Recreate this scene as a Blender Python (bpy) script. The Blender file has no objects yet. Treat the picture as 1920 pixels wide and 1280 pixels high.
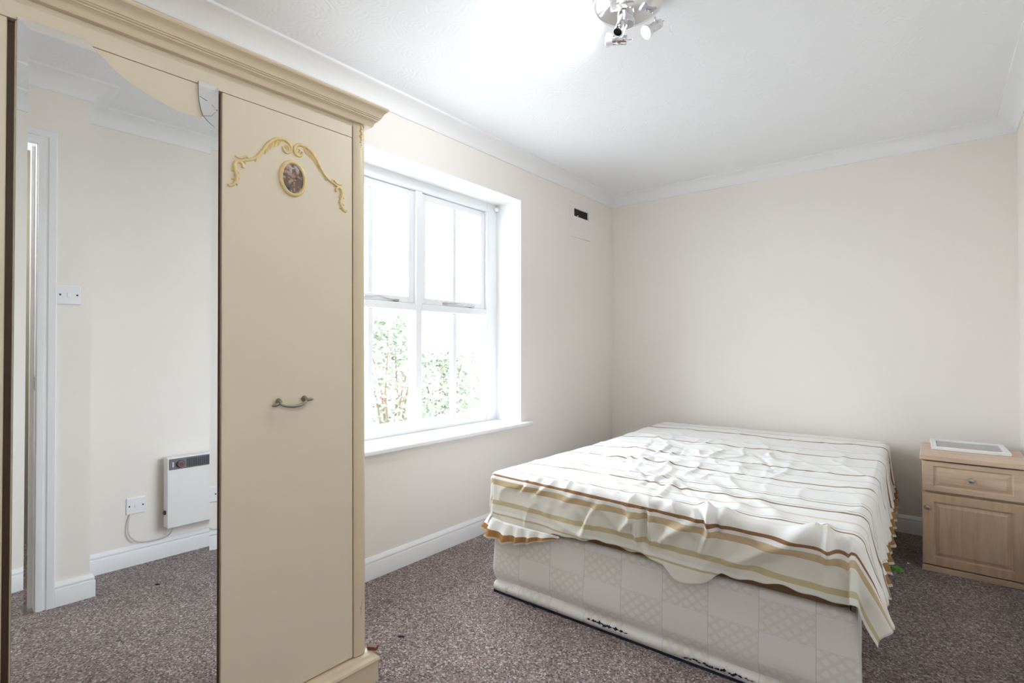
import bpy, bmesh, math, random
from mathutils import Vector, Matrix, noise

S = bpy.context.scene
COL = S.collection
PI = math.pi

# ------------------------------------------------------------------ camera
F_PX = 973.36
YAW, PITCH, ROLL, CAM_H = math.radians(39.104), math.radians(0.636), math.radians(0.058), 1.12
fw = Vector((-math.sin(YAW) * math.cos(PITCH), math.cos(YAW) * math.cos(PITCH), math.sin(PITCH)))
rt = Vector((math.cos(YAW), math.sin(YAW), 0.0))
up = rt.cross(fw)
r2 = rt * math.cos(ROLL) + up * math.sin(ROLL)
u2 = -rt * math.sin(ROLL) + up * math.cos(ROLL)
cam_data = bpy.data.cameras.new('camera')
cam_data.sensor_fit = 'HORIZONTAL'
cam_data.sensor_width = 36.0
cam_data.lens = F_PX * 36.0 / 1920.0
cam_data.clip_start = 0.02
cam = bpy.data.objects.new('camera', cam_data)
COL.objects.link(cam)
m = Matrix((r2, u2, -fw)).transposed().to_4x4()
m.translation = Vector((0, 0, CAM_H))
cam.matrix_world = m
S.camera = cam

# ------------------------------------------------------------------ sky, exposure
SKY = 16.0
world = bpy.data.worlds.new('overcast_sky')
S.world = world
world.use_nodes = True
bg = world.node_tree.nodes['Background']
bg.inputs['Color'].default_value = (0.875, 0.94, 1.03, 1)
bg.inputs['Strength'].default_value = SKY
vs = S.view_settings
vs.view_transform = 'Standard'
vs.look = 'None'
vs.exposure = 0.0
vs.gamma = 1.0
vs.use_curve_mapping = False

S.cycles.max_bounces = 10
S.cycles.diffuse_bounces = 6
S.cycles.use_adaptive_sampling = True
S.cycles.adaptive_threshold = 0.04
S.cycles.glossy_bounces = 6
S.cycles.transparent_max_bounces = 12

# window portal: guides the sampling of the sky through the opening, emits nothing itself
pl = bpy.data.lights.new('window_portal', 'AREA')
pl.shape = 'RECTANGLE'
pl.size, pl.size_y = 1.5, 1.6
pl.cycles.is_portal = True
po = bpy.data.objects.new('window_portal', pl)
COL.objects.link(po)
po.location = (-2.43, 2.01, 1.36)
po.rotation_euler = (0, -PI / 2, 0)

# ------------------------------------------------------------------ room measures (metres)
XL, XR, YB, YF, ZC = -2.124, 0.363, 3.963, -0.48, 2.385     # window wall, right wall, back wall, front wall, ceiling
XD, YS = 0.076, 0.582                                        # door wall plane and where it steps back

# ------------------------------------------------------------------ materials
def new_mat(name):
    mt = bpy.data.materials.new(name)
    mt.use_nodes = True
    nt = mt.node_tree
    return mt, nt, nt.nodes['Principled BSDF']

def N(nt, typ, **kw):
    n = nt.nodes.new(typ)
    for k, v in kw.items():
        if k.startswith('i_'):
            n.inputs[k[2:].replace('_', ' ')].default_value = v
        else:
            setattr(n, k, v)
    return n

def plain(name, col, rough=0.5, metal=0.0, var=0.03, scale=9.0, bump=0.0, bscale=120.0, spec=0.5, sheen=0.0):
    mt, nt, p = new_mat(name)
    p.inputs['Roughness'].default_value = rough
    p.inputs['Metallic'].default_value = metal
    p.inputs['Specular IOR Level'].default_value = spec
    tc = N(nt, 'ShaderNodeTexCoord')
    nz = N(nt, 'ShaderNodeTexNoise', i_Scale=scale, i_Detail=4.0)
    nt.links.new(tc.outputs['Object'], nz.inputs['Vector'])
    mx = N(nt, 'ShaderNodeMix', data_type='RGBA')
    mx.inputs[6].default_value = tuple(max(0, c * (1 - var)) for c in col) + (1,)
    mx.inputs[7].default_value = tuple(min(1, c * (1 + var)) for c in col) + (1,)
    nt.links.new(nz.outputs['Fac'], mx.inputs[0])
    nt.links.new(mx.outputs[2], p.inputs['Base Color'])
    if sheen:
        p.inputs['Sheen Weight'].default_value = sheen
    if bump:
        n2 = N(nt, 'ShaderNodeTexNoise', i_Scale=bscale, i_Detail=3.0)
        nt.links.new(tc.outputs['Object'], n2.inputs['Vector'])
        b = N(nt, 'ShaderNodeBump', i_Strength=bump, i_Distance=0.002)
        nt.links.new(n2.outputs['Fac'], b.inputs['Height'])
        nt.links.new(b.outputs['Normal'], p.inputs['Normal'])
    return mt

M = {}
M['wall'] = plain('cream_wall_paint', (0.875, 0.829, 0.778), 0.75, var=0.012, scale=3, bump=0.15, bscale=260, spec=0.25)
M['white'] = plain('white_gloss_paint', (0.86, 0.86, 0.87), 0.35, var=0.01)
M['plaster'] = plain('white_plaster', (0.86, 0.86, 0.86), 0.7, var=0.01, spec=0.3)
M['upvc'] = plain('white_window_plastic', (0.86, 0.865, 0.885), 0.3, var=0.005)
M['ward'] = plain('cream_wardrobe_lacquer', (0.74, 0.655, 0.51), 0.38, var=0.02, scale=4)
M['ward_trim'] = plain('cream_moulding_lacquer', (0.69, 0.58, 0.415), 0.36, var=0.03, scale=8)
M['brown'] = plain('dark_brown_edge', (0.085, 0.05, 0.028), 0.6, var=0.15)
M['gilt'] = plain('antique_gold_paint', (0.76, 0.60, 0.30), 0.42, metal=0.0, var=0.20, scale=70)
M['pewter'] = plain('aged_pewter', (0.30, 0.275, 0.225), 0.42, metal=0.75, var=0.25, scale=80)
M['chrome'] = plain('chrome', (0.78, 0.78, 0.80), 0.10, metal=1.0, var=0.01)
M['steel'] = plain('brushed_nickel', (0.55, 0.54, 0.52), 0.28, metal=1.0, var=0.05, scale=40)
M['black'] = plain('black_void', (0.012, 0.012, 0.014), 0.6, var=0.1)
M['dark'] = plain('charcoal_plastic', (0.055, 0.055, 0.065), 0.45, var=0.08)
M['greyplast'] = plain('grey_plastic', (0.16, 0.16, 0.185), 0.45, var=0.05)
M['heater'] = plain('white_enamel', (0.83, 0.83, 0.82), 0.35, var=0.01)
M['beige_plast'] = plain('aged_ivory_plastic', (0.74, 0.71, 0.62), 0.4, var=0.02)
M['cable'] = plain('pale_grey_cable', (0.60, 0.59, 0.56), 0.5, var=0.04)
M['red'] = plain('dull_red_dial', (0.36, 0.09, 0.07), 0.45, var=0.2, scale=60)
M['green'] = plain('green_wrapper', (0.16, 0.42, 0.08), 0.35, var=0.35, scale=60)
M['navy'] = plain('navy_lining_cloth', (0.03, 0.032, 0.06), 0.9, var=0.25, scale=50, spec=0.2)
M['matt'] = plain('brown_mattress_ticking', (0.20, 0.12, 0.065), 0.85, var=0.1, scale=20, spec=0.2)
M['mud'] = plain('brown_wood_scrap', (0.16, 0.06, 0.025), 0.55, var=0.2, scale=30)
M['hall'] = plain('hall_wall_paint', (0.36, 0.33, 0.25), 0.8, var=0.02, spec=0.2)
M['bark'] = plain('bark', (0.12, 0.09, 0.06), 0.9, var=0.3, scale=20)
M['paving'] = plain('pale_garden_paving', (0.42, 0.41, 0.38), 0.9, var=0.15, scale=3)
M['led'] = None

def emission(name, col, strength):
    mt = bpy.data.materials.new(name)
    mt.use_nodes = True
    nt = mt.node_tree
    p = nt.nodes['Principled BSDF']
    p.inputs['Base Color'].default_value = (0.8, 0.8, 0.8, 1)
    p.inputs['Emission Color'].default_value = col + (1,)
    p.inputs['Emission Strength'].default_value = strength
    return mt
M['led'] = emission('lit_led_lens', (0.92, 0.95, 1.0), 40.0)

def mirror_mat():
    mt, nt, p = new_mat('silvered_mirror')
    p.inputs['Base Color'].default_value = (0.93, 0.945, 0.95, 1)
    p.inputs['Metallic'].default_value = 1.0
    p.inputs['Roughness'].default_value = 0.0
    return mt
M['mirror'] = mirror_mat()

def math_node(nt, op, a, b=None):
    n = N(nt, 'ShaderNodeMath', operation=op)
    for i, v in enumerate((a, b)):
        if v is None:
            continue
        if isinstance(v, (int, float)):
            n.inputs[i].default_value = v
        else:
            nt.links.new(v, n.inputs[i])
    return n.outputs[0]

def glass_mat():
    mt = bpy.data.materials.new('clear_window_glass')
    mt.use_nodes = True
    nt = mt.node_tree
    nt.nodes.clear()
    out = N(nt, 'ShaderNodeOutputMaterial')
    tr = N(nt, 'ShaderNodeBsdfTransparent')
    tr.inputs['Color'].default_value = (0.96, 0.975, 0.97, 1)
    gl = N(nt, 'ShaderNodeBsdfGlossy', i_Roughness=0.0)
    lw = N(nt, 'ShaderNodeLayerWeight', i_Blend=0.5)
    fr = math_node(nt, 'ADD', math_node(nt, 'MULTIPLY', math_node(nt, 'POWER', lw.outputs['Facing'], 5.0), 0.9), 0.03)
    mx = N(nt, 'ShaderNodeMixShader')
    nt.links.new(fr, mx.inputs[0])
    nt.links.new(tr.outputs[0], mx.inputs[1])
    nt.links.new(gl.outputs[0], mx.inputs[2])
    nt.links.new(mx.outputs[0], out.inputs[0])
    return mt
M['glass'] = glass_mat()

def ceiling_mat():
    mt, nt, p = new_mat('swirled_textured_ceiling')
    p.inputs['Base Color'].default_value = (0.87, 0.875, 0.90, 1)
    p.inputs['Roughness'].default_value = 0.6
    p.inputs['Specular IOR Level'].default_value = 0.3
    tc = N(nt, 'ShaderNodeTexCoord')
    w = N(nt, 'ShaderNodeTexNoise', i_Scale=9.0, i_Detail=2.0)
    nt.links.new(tc.outputs['Object'], w.inputs['Vector'])
    mixv = N(nt, 'ShaderNodeMix', data_type='VECTOR')
    mixv.inputs[0].default_value = 0.06
    nt.links.new(tc.outputs['Object'], mixv.inputs[4])
    nt.links.new(w.outputs['Color'], mixv.inputs[5])
    heights = []
    for sc, fr in ((6.5, 60.0), (5.2, 52.0)):
        v = N(nt, 'ShaderNodeTexVoronoi', feature='F1', i_Scale=sc)
        v.voronoi_dimensions = '2D'
        nt.links.new(mixv.outputs[1], v.inputs['Vector'])
        ph = math_node(nt, 'MULTIPLY', v.outputs['Distance'], fr)
        sn = math_node(nt, 'SINE', ph)
        heights.append(sn)
    g = N(nt, 'ShaderNodeTexNoise', i_Scale=6.0, i_Detail=1.0)
    nt.links.new(tc.outputs['Object'], g.inputs['Vector'])
    hm = N(nt, 'ShaderNodeMix', data_type='FLOAT')
    nt.links.new(g.outputs['Fac'], hm.inputs[0])
    nt.links.new(heights[0], hm.inputs[2])
    nt.links.new(heights[1], hm.inputs[3])
    b = N(nt, 'ShaderNodeBump', i_Strength=0.20, i_Distance=0.003)
    pm = N(nt, 'ShaderNodeTexNoise', i_Scale=11.0, i_Detail=2.0)
    nt.links.new(tc.outputs['Object'], pm.inputs['Vector'])
    pr = N(nt, 'ShaderNodeMapRange')
    pr.inputs[1].default_value, pr.inputs[2].default_value = 0.42, 0.62
    nt.links.new(pm.outputs['Fac'], pr.inputs[0])
    nt.links.new(math_node(nt, 'MULTIPLY', hm.outputs[0], pr.outputs[0]), b.inputs['Height'])
    nt.links.new(b.outputs['Normal'], p.inputs['Normal'])
    return mt
M['ceiling'] = ceiling_mat()

def carpet_mat():
    mt, nt, p = new_mat('brown_flecked_carpet')
    p.inputs['Roughness'].default_value = 1.0
    p.inputs['Specular IOR Level'].default_value = 0.1
    p.inputs['Sheen Weight'].default_value = 0.25
    tc = N(nt, 'ShaderNodeTexCoord')
    v = N(nt, 'ShaderNodeTexVoronoi', feature='F1', i_Scale=175.0)
    nt.links.new(tc.outputs['Object'], v.inputs['Vector'])
    sp = N(nt, 'ShaderNodeSeparateColor')
    nt.links.new(v.outputs['Color'], sp.inputs[0])
    rp = N(nt, 'ShaderNodeValToRGB')
    rp.color_ramp.interpolation = 'CONSTANT'
    els = rp.color_ramp.elements
    tones = [(0.0, (0.085, 0.058, 0.052)), (0.16, (0.175, 0.125, 0.112)), (0.42, (0.245, 0.182, 0.168)),
             (0.66, (0.30, 0.23, 0.215)), (0.80, (0.39, 0.325, 0.31)), (0.92, (0.52, 0.47, 0.46))]
    while len(els) < len(tones):
        els.new(0.5)
    for e, (pp, c) in zip(els, tones):
        e.position = pp
        e.color = c + (1,)
    nt.links.new(sp.outputs[0], rp.inputs[0])
    nz = N(nt, 'ShaderNodeTexNoise', i_Scale=5.0, i_Detail=4.0)
    nt.links.new(tc.outputs['Object'], nz.inputs['Vector'])
    wear = N(nt, 'ShaderNodeMapRange')
    wear.inputs[1].default_value, wear.inputs[2].default_value = 0.3, 0.7
    wear.inputs[3].default_value, wear.inputs[4].default_value = 0.86, 1.14
    nt.links.new(nz.outputs['Fac'], wear.inputs[0])
    mul = N(nt, 'ShaderNodeVectorMath', operation='SCALE')
    nt.links.new(rp.outputs[0], mul.inputs[0])
    nt.links.new(wear.outputs[0], mul.inputs['Scale'])
    nt.links.new(mul.outputs[0], p.inputs['Base Color'])
    b = N(nt, 'ShaderNodeBump', i_Strength=0.9, i_Distance=0.006)
    n2 = N(nt, 'ShaderNodeTexNoise', i_Scale=170.0, i_Detail=3.0)
    nt.links.new(tc.outputs['Object'], n2.inputs['Vector'])
    nt.links.new(n2.outputs['Fac'], b.inputs['Height'])
    nt.links.new(b.outputs['Normal'], p.inputs['Normal'])
    return mt
M['carpet'] = carpet_mat()

def wood_mat(name, c1, c2, along='Z', rough=0.45):
    mt, nt, p = new_mat(name)
    p.inputs['Roughness'].default_value = rough
    tc = N(nt, 'ShaderNodeTexCoord')
    mp = N(nt, 'ShaderNodeMapping')
    mp.inputs['Scale'].default_value = {'Z': (14, 14, 1.2), 'X': (1.2, 14, 14)}[along]
    nt.links.new(tc.outputs['Object'], mp.inputs['Vector'])
    n1 = N(nt, 'ShaderNodeTexNoise', i_Scale=1.6, i_Detail=5.0, i_Distortion=0.6)
    nt.links.new(mp.outputs[0], n1.inputs['Vector'])
    n2 = N(nt, 'ShaderNodeTexNoise', i_Scale=9.0, i_Detail=3.0)
    nt.links.new(mp.outputs[0], n2.inputs['Vector'])
    s = math_node(nt, 'ADD', math_node(nt, 'MULTIPLY', n1.outputs['Fac'], 0.7), math_node(nt, 'MULTIPLY', n2.outputs['Fac'], 0.3))
    rp = N(nt, 'ShaderNodeValToRGB')
    rp.color_ramp.elements[0].position, rp.color_ramp.elements[1].position = 0.36, 0.66
    rp.color_ramp.elements[0].color = c1 + (1,)
    rp.color_ramp.elements[1].color = c2 + (1,)
    nt.links.new(s, rp.inputs[0])
    nt.links.new(rp.outputs[0], p.inputs['Base Color'])
    return mt
M['oak'] = wood_mat('pale_oak_upright_grain', (0.55, 0.385, 0.255), (0.70, 0.53, 0.38), 'Z')
M['oak_h'] = wood_mat('pale_oak_level_grain', (0.57, 0.415, 0.29), (0.71, 0.555, 0.415), 'X')

def sheet_mat():
    """stripes across the bed, laid out along the cloth's own length (UV v, metres/4 + 0.25)"""
    mt, nt, p = new_mat('striped_cotton_cover')
    p.inputs['Roughness'].default_value = 0.9
    p.inputs['Specular IOR Level'].default_value = 0.15
    p.inputs['Sheen Weight'].default_value = 0.1
    uv = N(nt, 'ShaderNodeUVMap')
    uv.uv_map = 'cloth'
    sx = N(nt, 'ShaderNodeSeparateXYZ')
    nt.links.new(uv.outputs[0], sx.inputs[0])
    v = sx.outputs[1]
    white, pale = (0.86, 0.85, 0.83), (0.81, 0.79, 0.725)
    brown, khaki, olive, line, faint, beige = (0.29, 0.155, 0.075), (0.60, 0.475, 0.30), (0.60, 0.53, 0.33), (0.29, 0.20, 0.13), (0.60, 0.56, 0.50), (0.74, 0.66, 0.53)
    front = [(-0.25, pale), (-0.226, olive), (-0.219, white), (-0.205, pale), (-0.181, olive), (-0.162, pale), (-0.099, white), (-0.0965, khaki),
             (-0.072, white), (-0.059, brown), (-0.049, white), (-0.02, white), (-0.012, pale), (0.004, white), (0.029, line), (0.039, white), (0.055, faint), (0.060, white)]
    top = [(0.06, white), (0.120, beige), (0.138, white), (0.219, line), (0.230, white), (0.25, faint), (0.254, white), (0.332, line), (0.343, white), (0.37, faint), (0.374, white),
           (0.52, faint), (0.528, white), (0.616, line), (0.628, white), (0.75, faint), (0.756, white), (0.870, line), (0.882, white), (1.06, faint), (1.068, white),
           (1.277, brown), (1.292, white), (1.45, faint), (1.458, white), (1.732, brown), (1.752, white), (1.90, faint), (1.91, white)]
    outs = []
    for lst, lo, hi in ((front, -0.25, 0.06), (top, 0.06, 2.1)):
        mr = N(nt, 'ShaderNodeMapRange')
        mr.inputs[1].default_value, mr.inputs[2].default_value = lo / 4 + 0.25, hi / 4 + 0.25
        nt.links.new(v, mr.inputs[0])
        rp = N(nt, 'ShaderNodeValToRGB')
        rp.color_ramp.interpolation = 'CONSTANT'
        els = rp.color_ramp.elements
        while len(els) < len(lst):
            els.new(0.99)
        for e, (pp, c) in zip(els, lst):
            e.position = (pp - lo) / (hi - lo)
            e.color = c + (1,)
        nt.links.new(mr.outputs[0], rp.inputs[0])
        outs.append(rp.outputs[0])
    gt = math_node(nt, 'GREATER_THAN', v, 0.06 / 4 + 0.25)
    mx = N(nt, 'ShaderNodeMix', data_type='RGBA')
    nt.links.new(gt, mx.inputs[0])
    nt.links.new(outs[0], mx.inputs[6])
    nt.links.new(outs[1], mx.inputs[7])
    nt.links.new(mx.outputs[2], p.inputs['Base Color'])
    tc = N(nt, 'ShaderNodeTexCoord')
    n2 = N(nt, 'ShaderNodeTexNoise', i_Scale=26.0, i_Detail=5.0)
    nt.links.new(tc.outputs['Object'], n2.inputs['Vector'])
    b = N(nt, 'ShaderNodeBump', i_Strength=0.35, i_Distance=0.006)
    nt.links.new(n2.outputs['Fac'], b.inputs['Height'])
    nt.links.new(b.outputs['Normal'], p.inputs['Normal'])
    return mt
M['sheet'] = sheet_mat()

def frill_mat():
    mt, nt, p = new_mat('cotton_frill_with_brown_band')
    p.inputs['Roughness'].default_value = 0.9
    p.inputs['Specular IOR Level'].default_value = 0.15
    uv = N(nt, 'ShaderNodeUVMap')
    uv.uv_map = 'cloth'
    sx = N(nt, 'ShaderNodeSeparateXYZ')
    nt.links.new(uv.outputs[0], sx.inputs[0])
    rp = N(nt, 'ShaderNodeValToRGB')
    rp.color_ramp.interpolation = 'CONSTANT'
    els = rp.color_ramp.elements
    lst = [(0.0, (0.82, 0.81, 0.79)), (0.58, (0.36, 0.185, 0.075)), (0.90, (0.72, 0.60, 0.44)), (0.95, (0.80, 0.78, 0.74))]
    while len(els) < len(lst):
        els.new(0.99)
    for e, (pp, c) in zip(els, lst):
        e.position = pp
        e.color = c + (1,)
    nt.links.new(sx.outputs[1], rp.inputs[0])
    nt.links.new(rp.outputs[0], p.inputs['Base Color'])
    return mt
M['frill'] = frill_mat()

def divan_mat():
    """woven check: 0.14 m squares bounded by thin lines, every other square hatched with small diamonds"""
    mt, nt, p = new_mat('woven_check_damask')
    p.inputs['Roughness'].default_value = 0.6
    p.inputs['Specular IOR Level'].default_value = 0.35
    p.inputs['Sheen Weight'].default_value = 0.15
    uv = N(nt, 'ShaderNodeUVMap')
    uv.uv_map = 'cloth'
    sx = N(nt, 'ShaderNodeSeparateXYZ')
    nt.links.new(uv.outputs[0], sx.inputs[0])
    u, v = sx.outputs[0], sx.outputs[1]
    cu = math_node(nt, 'DIVIDE', u, 0.163)
    cv = math_node(nt, 'DIVIDE', v, 0.104)
    fu, fv = math_node(nt, 'FRACT', cu), math_node(nt, 'FRACT', cv)
    lu = math_node(nt, 'LESS_THAN', fu, 0.016)
    lv = math_node(nt, 'LESS_THAN', fv, 0.022)
    grid = math_node(nt, 'MAXIMUM', lu, math_node(nt, 'MULTIPLY', lv, 0.5))
    par = math_node(nt, 'MODULO', math_node(nt, 'ADD', math_node(nt, 'FLOOR', cu), math_node(nt, 'FLOOR', cv)), 2.0)
    par = math_node(nt, 'ABSOLUTE', par)
    p_ = math_node(nt, 'FRACT', math_node(nt, 'MULTIPLY', math_node(nt, 'ADD', fu, math_node(nt, 'MULTIPLY', fv, 0.72)), 4.0))
    q_ = math_node(nt, 'FRACT', math_node(nt, 'ADD', math_node(nt, 'MULTIPLY', math_node(nt, 'SUBTRACT', fu, math_node(nt, 'MULTIPLY', fv, 0.72)), 4.0), 8.0))
    in_p = math_node(nt, 'GREATER_THAN', p_, 0.36)
    in_q = math_node(nt, 'GREATER_THAN', q_, 0.36)
    dia = math_node(nt, 'SUBTRACT', 1.0, math_node(nt, 'MULTIPLY', in_p, in_q))
    hatch = math_node(nt, 'MULTIPLY', dia, par)
    m1 = N(nt, 'ShaderNodeMix', data_type='RGBA')
    m1.inputs[6].default_value = (0.85, 0.835, 0.825, 1)
    m1.inputs[7].default_value = (0.785, 0.755, 0.72, 1)
    nt.links.new(hatch, m1.inputs[0])
    m2 = N(nt, 'ShaderNodeMix', data_type='RGBA')
    m2.inputs[7].default_value = (0.60, 0.59, 0.60, 1)
    nt.links.new(m1.outputs[2], m2.inputs[6])
    nt.links.new(math_node(nt, 'MULTIPLY', grid, 0.7), m2.inputs[0])
    # scuffed dirt low on the front
    tc = N(nt, 'ShaderNodeTexCoord')
    nz = N(nt, 'ShaderNodeTexNoise', i_Scale=16.0, i_Detail=6.0, i_Roughness=0.7)
    nt.links.new(tc.outputs['Object'], nz.inputs['Vector'])
    band = N(nt, 'ShaderNodeMapRange')
    band.inputs[1].default_value, band.inputs[2].default_value = 0.085, 0.03
    nt.links.new(v, band.inputs[0])
    dirt = math_node(nt, 'MULTIPLY', math_node(nt, 'GREATER_THAN', nz.outputs['Fac'], 0.62), math_node(nt, 'MULTIPLY', band.outputs[0], 0.45))
    m3 = N(nt, 'ShaderNodeMix', data_type='RGBA')
    m3.inputs[7].default_value = (0.24, 0.215, 0.18, 1)
    nt.links.new(m2.outputs[2], m3.inputs[6])
    nt.links.new(dirt, m3.inputs[0])
    nt.links.new(m3.outputs[2], p.inputs['Base Color'])
    return mt
M['divan'] = divan_mat()

def cameo_mat():
    mt, nt, p = new_mat('small_blurred_painting')
    p.inputs['Roughness'].default_value = 0.2
    tc = N(nt, 'ShaderNodeTexCoord')
    nz = N(nt, 'ShaderNodeTexNoise', i_Scale=62.0, i_Detail=4.0, i_Distortion=0.7)
    nt.links.new(tc.outputs['Object'], nz.inputs['Vector'])
    rp = N(nt, 'ShaderNodeValToRGB')
    els = rp.color_ramp.elements
    lst = [(0.30, (0.03, 0.045, 0.05)), (0.42, (0.12, 0.13, 0.12)), (0.50, (0.20, 0.11, 0.07)), (0.57, (0.42, 0.27, 0.19)), (0.64, (0.36, 0.38, 0.46)), (0.74, (0.62, 0.60, 0.60))]
    while len(els) < len(lst):
        els.new(0.99)
    for e, (pp, c) in zip(els, lst):
        e.position = pp
        e.color = c + (1,)
    nt.links.new(nz.outputs['Fac'], rp.inputs[0])
    nt.links.new(rp.outputs[0], p.inputs['Base Color'])
    return mt
M['cameo'] = cameo_mat()

def leaf_mat(name, c1, c2):
    mt, nt, p = new_mat(name)
    p.inputs['Roughness'].default_value = 0.5
    oi = N(nt, 'ShaderNodeTexCoord')
    nz = N(nt, 'ShaderNodeTexNoise', i_Scale=7.0, i_Detail=2.0)
    nt.links.new(oi.outputs['Object'], nz.inputs['Vector'])
    mx = N(nt, 'ShaderNodeMix', data_type='RGBA')
    mx.inputs[6].default_value = c1 + (1,)
    mx.inputs[7].default_value = c2 + (1,)
    nt.links.new(nz.outputs['Fac'], mx.inputs[0])
    nt.links.new(mx.outputs[2], p.inputs['Base Color'])
    return mt
M['leaf'] = leaf_mat('pale_green_leaves', (0.05, 0.075, 0.05), (0.27, 0.30, 0.215))
M['leaf_red'] = leaf_mat('reddish_leaves', (0.16, 0.07, 0.06), (0.34, 0.21, 0.19))

# ------------------------------------------------------------------ mesh helpers
ORG = {}     # things whose parts are written in room coordinates: name -> location of the thing

class MB:
    def __init__(self):
        self.v, self.f, self.uv = [], [], None
    def add(self, verts, faces):
        o = len(self.v)
        self.v += [tuple(p) for p in verts]
        self.f += [tuple(i + o for i in fc) for fc in faces]
        return self
    def box(self, x0, x1, y0, y1, z0, z1):
        return self.add([(x0, y0, z0), (x1, y0, z0), (x1, y1, z0), (x0, y1, z0), (x0, y0, z1), (x1, y0, z1), (x1, y1, z1), (x0, y1, z1)],
                        [(0, 3, 2, 1), (4, 5, 6, 7), (0, 1, 5, 4), (1, 2, 6, 5), (2, 3, 7, 6), (3, 0, 4, 7)])
    def extrude(self, poly, fn, a, b):
        """closed polygon of 2-D points, fn(p, q, t) -> xyz, capped prism between t=a and t=b"""
        n = len(poly)
        vs_ = [fn(p, q, a) for p, q in poly] + [fn(p, q, b) for p, q in poly]
        return self.add(vs_, [tuple(range(n))[::-1], tuple(range(n, 2 * n))] + [(i, (i + 1) % n, n + (i + 1) % n, n + i) for i in range(n)])
    def tube(self, pts, rad, seg=8, cap=True):
        pts = [Vector(p) for p in pts]
        n = len(pts)
        rads = rad if isinstance(rad, (list, tuple)) else [rad] * n
        rings, prev = [], None
        for i, p in enumerate(pts):
            t = (pts[min(i + 1, n - 1)] - pts[max(i - 1, 0)]).normalized()
            if prev is None:
                a = Vector((0, 0, 1)) if abs(t.z) < 0.9 else Vector((1, 0, 0))
                u = t.cross(a).normalized()
            else:
                u = (prev - t * prev.dot(t))
                u = u.normalized() if u.length > 1e-6 else t.orthogonal().normalized()
            prev = u
            w = t.cross(u)
            rings.append([p + (u * math.cos(2 * PI * k / seg) + w * math.sin(2 * PI * k / seg)) * rads[i] for k in range(seg)])
        vs_ = [q for r in rings for q in r]
        fs = []
        for i in range(n - 1):
            for k in range(seg):
                fs.append((i * seg + k, i * seg + (k + 1) % seg, (i + 1) * seg + (k + 1) % seg, (i + 1) * seg + k))
        if cap:
            fs.append(tuple(range(seg))[::-1])
            fs.append(tuple((n - 1) * seg + k for k in range(seg)))
        return self.add(vs_, fs)
    def lathe(self, prof, center=(0, 0, 0), axis=(0, 0, 1), seg=24):
        """prof: (radius, distance along axis)"""
        ax = Vector(axis).normalized()
        u = ax.orthogonal().normalized()
        w = ax.cross(u)
        c = Vector(center)
        n = len(prof)
        vs_ = []
        for r, h in prof:
            for k in range(seg):
                vs_.append(c + ax * h + (u * math.cos(2 * PI * k / seg) + w * math.sin(2 * PI * k / seg)) * max(r, 1e-5))
        fs = []
        for i in range(n - 1):
            for k in range(seg):
                fs.append((i * seg + k, i * seg + (k + 1) % seg, (i + 1) * seg + (k + 1) % seg, (i + 1) * seg + k))
        fs.append(tuple(range(seg))[::-1])
        fs.append(tuple((n - 1) * seg + k for k in range(seg)))
        return self.add(vs_, fs)
    def build(self, name, mat, parent=None, smooth=False, bevel=0.0, bseg=2, angle=35.0, weld=False):
        me = bpy.data.meshes.new(name)
        org = ORG.get(parent.name) if parent is not None else None
        vs_ = [(p[0] - org[0], p[1] - org[1], p[2] - org[2]) for p in self.v] if org else self.v
        me.from_pydata(vs_, [], self.f)
        if self.uv is not None:
            lay = me.uv_layers.new(name='cloth')
            for l in me.loops:
                lay.data[l.index].uv = self.uv[l.vertex_index]
        bm = bmesh.new()
        bm.from_mesh(me)
        if weld:
            bmesh.ops.remove_doubles(bm, verts=bm.verts, dist=1e-5)
        bmesh.ops.recalc_face_normals(bm, faces=bm.faces)
        bm.to_mesh(me)
        bm.free()
        me.materials.append(mat)
        o = bpy.data.objects.new(name, me)
        COL.objects.link(o)
        if parent is not None:
            o.parent = parent
            if org:
                ORG[o.name] = org
        if bevel:
            md = o.modifiers.new('bevel', 'BEVEL')
            md.width, md.segments, md.limit_method, md.angle_limit = bevel, bseg, 'ANGLE', math.radians(40)
        if smooth:
            me.polygons.foreach_set('use_smooth', [True] * len(me.polygons))
            if angle < 179:
                try:
                    me.set_sharp_from_angle(angle=math.radians(angle))
                except Exception:
                    pass
        return o

def empty(name, loc=(0, 0, 0), rot=(0, 0, 0), parent=None):
    o = bpy.data.objects.new(name, None)
    o.empty_display_size = 0.1
    COL.objects.link(o)
    o.location, o.rotation_euler = loc, rot
    if parent is not None:
        o.parent = parent
    return o

def thing(name, loc):
    o = empty(name, loc)
    ORG[o.name] = tuple(loc)
    return o

def tag(o, label, cat, group=None):
    o['label'], o['category'] = label, cat
    if group:
        o['group'] = group
    return o

def struct(o, label=None):
    o['kind'] = 'structure'
    if label:
        o['label'] = label
    return o

def bx(name, mat, parent, x0, x1, y0, y1, z0, z1, bevel=0.0, bseg=2):
    return MB().box(x0, x1, y0, y1, z0, z1).build(name, mat, parent, bevel=bevel, bseg=bseg)

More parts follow.
